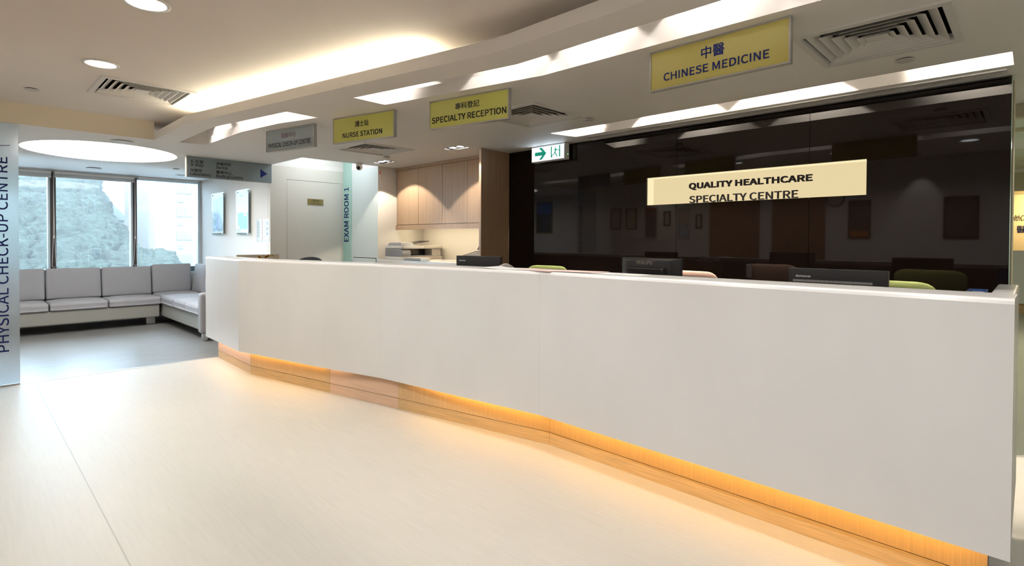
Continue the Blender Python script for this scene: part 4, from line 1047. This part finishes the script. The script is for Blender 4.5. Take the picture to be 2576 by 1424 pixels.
do = struct('door_2', MB().box(XL+.001, XL+.03, 3.20, 4.02, 0.005, 2.074), 'door_brown')
do = struct('door_3', MB().box(XL+.001, XL+.03, 2.25, 3.0, 0.005, 2.074), 'door_brown')
t = thing('wall_clock', 'round dark rimmed wall clock on the left wall, reflected below the cream sign', 'clock', (XL, 2.12, 1.9))
MB().lathe([(.12, .001), (.12, .03), (.105, .032), (.105, .02), (0, .02)], (XL, 2.12, 1.9), 32, axis='x').build('body', 'frame_dark', t, True)
MB().lathe([(0, .0205), (.104, .0205), (.104, .0215), (0, .0215)], (XL, 2.12, 1.9), 32, axis='x').build('dial', 'beige_card', t, True)
ld = bpy.data.lights.new('wall_washer', 'SPOT'); ld.energy = 20; ld.color = (1, .9, .8); ld.spot_size = math.radians(60); ld.spot_blend = .6; ld.shadow_soft_size = .03
for y in (4.95, 1.10):
    tt = thing('wall_spotlight', 'small ceiling spotlight washing the left wall, %s' % ('by the certificates' if y > 3 else 'by the dim posters'), 'spotlight', (-.25, y, ZH))
    MB().lathe([(.035, 0), (.035, -.02), (.028, -.02), (.026, -.01), (0, -.01)], n=20).build('housing', 'white_plastic', tt)
    lo = bpy.data.objects.new('wall_washer', ld); COL.objects.link(lo); lo.parent = tt; lo.location = (0, 0, -.022); lo.rotation_euler = Vector((-.28, 0, -1)).to_track_quat('-Z', 'Y').to_euler()

# ------------------------------------------------------------------ far reception down the corridor
t = thing('far_reception_counter', 'white reception counter far down the corridor at the right edge', 'counter', (13.5, 0, 0))
MB().box(13.2, 13.6, -1.9, .42, .165, 1.118).build('front', 'counter_white', t, True, bevel=.01)
MB().box(13.26, 13.6, -1.9, .40, .0005, .164).build('plinth', 'oak_horizontal', t, True)
t = thing('far_lit_wall', 'warm glowing feature wall behind the far white counter', 'feature wall', (15.9, 0, 0))
MB().box(15.9, 15.95, -1.9, .8, 0, 2.3).build('panel', 'warm_lit_paint', t, True)
k = 15.88/13.5
lettering('HealthCare', (15.895, .445, 1.735), (0, -1, 0), (0, 0, 1), .40, .125, .004, 'charcoal', t, 0, world=True, shear=.3)
lettering('醫務', (15.895, .268, 1.475), (0, -1, 0), (0, 0, 1), .36, .155, .004, 'navy', t, 0, True, world=True)
area('far_wall_lamp', (15.3, -.3, 2.25), .5, 20, (1, .70, .30), rot=(0, math.radians(-35), 0))
area('corridor_lamp', (9.0, -.3, 2.45), .6, 22, (.92, 1.0, .90))
area('corridor_lamp', (6.0, -.8, 2.45), .6, 14, (.95, 1.0, .92))
for k, x in enumerate((5.9, 9.2, 12.3)):
    tt = thing('corridor_vent', 'white louvred vent in the far corridor ceiling, %s' % ('nearest', 'middle', 'farthest')[k], 'vent', (x, .3, 2.5))
    for j in range(5): MB().add([(-.3+.1*j, -.25, 0), (-.22+.1*j, -.25, -.05), (-.22+.1*j, .25, -.05), (-.3+.1*j, .25, 0), (-.3+.1*j+.006, -.25, 0), (-.22+.1*j+.006, -.25, -.05), (-.22+.1*j+.006, .25, -.05), (-.3+.1*j+.006, .25, 0)],
        [(0, 1, 2, 3), (7, 6, 5, 4), (0, 4, 5, 1), (2, 6, 7, 3), (1, 5, 6, 2), (0, 3, 7, 4)]).build('louvre', 'vent_white', tt)
# added lamp, unseen in the ceiling pocket, for the cool exam room light
area('pocket_fill', (3.36, 6.65, 2.55), .7, 4.5, (.86, .95, 1.0))

bpy.context.view_layer.update()
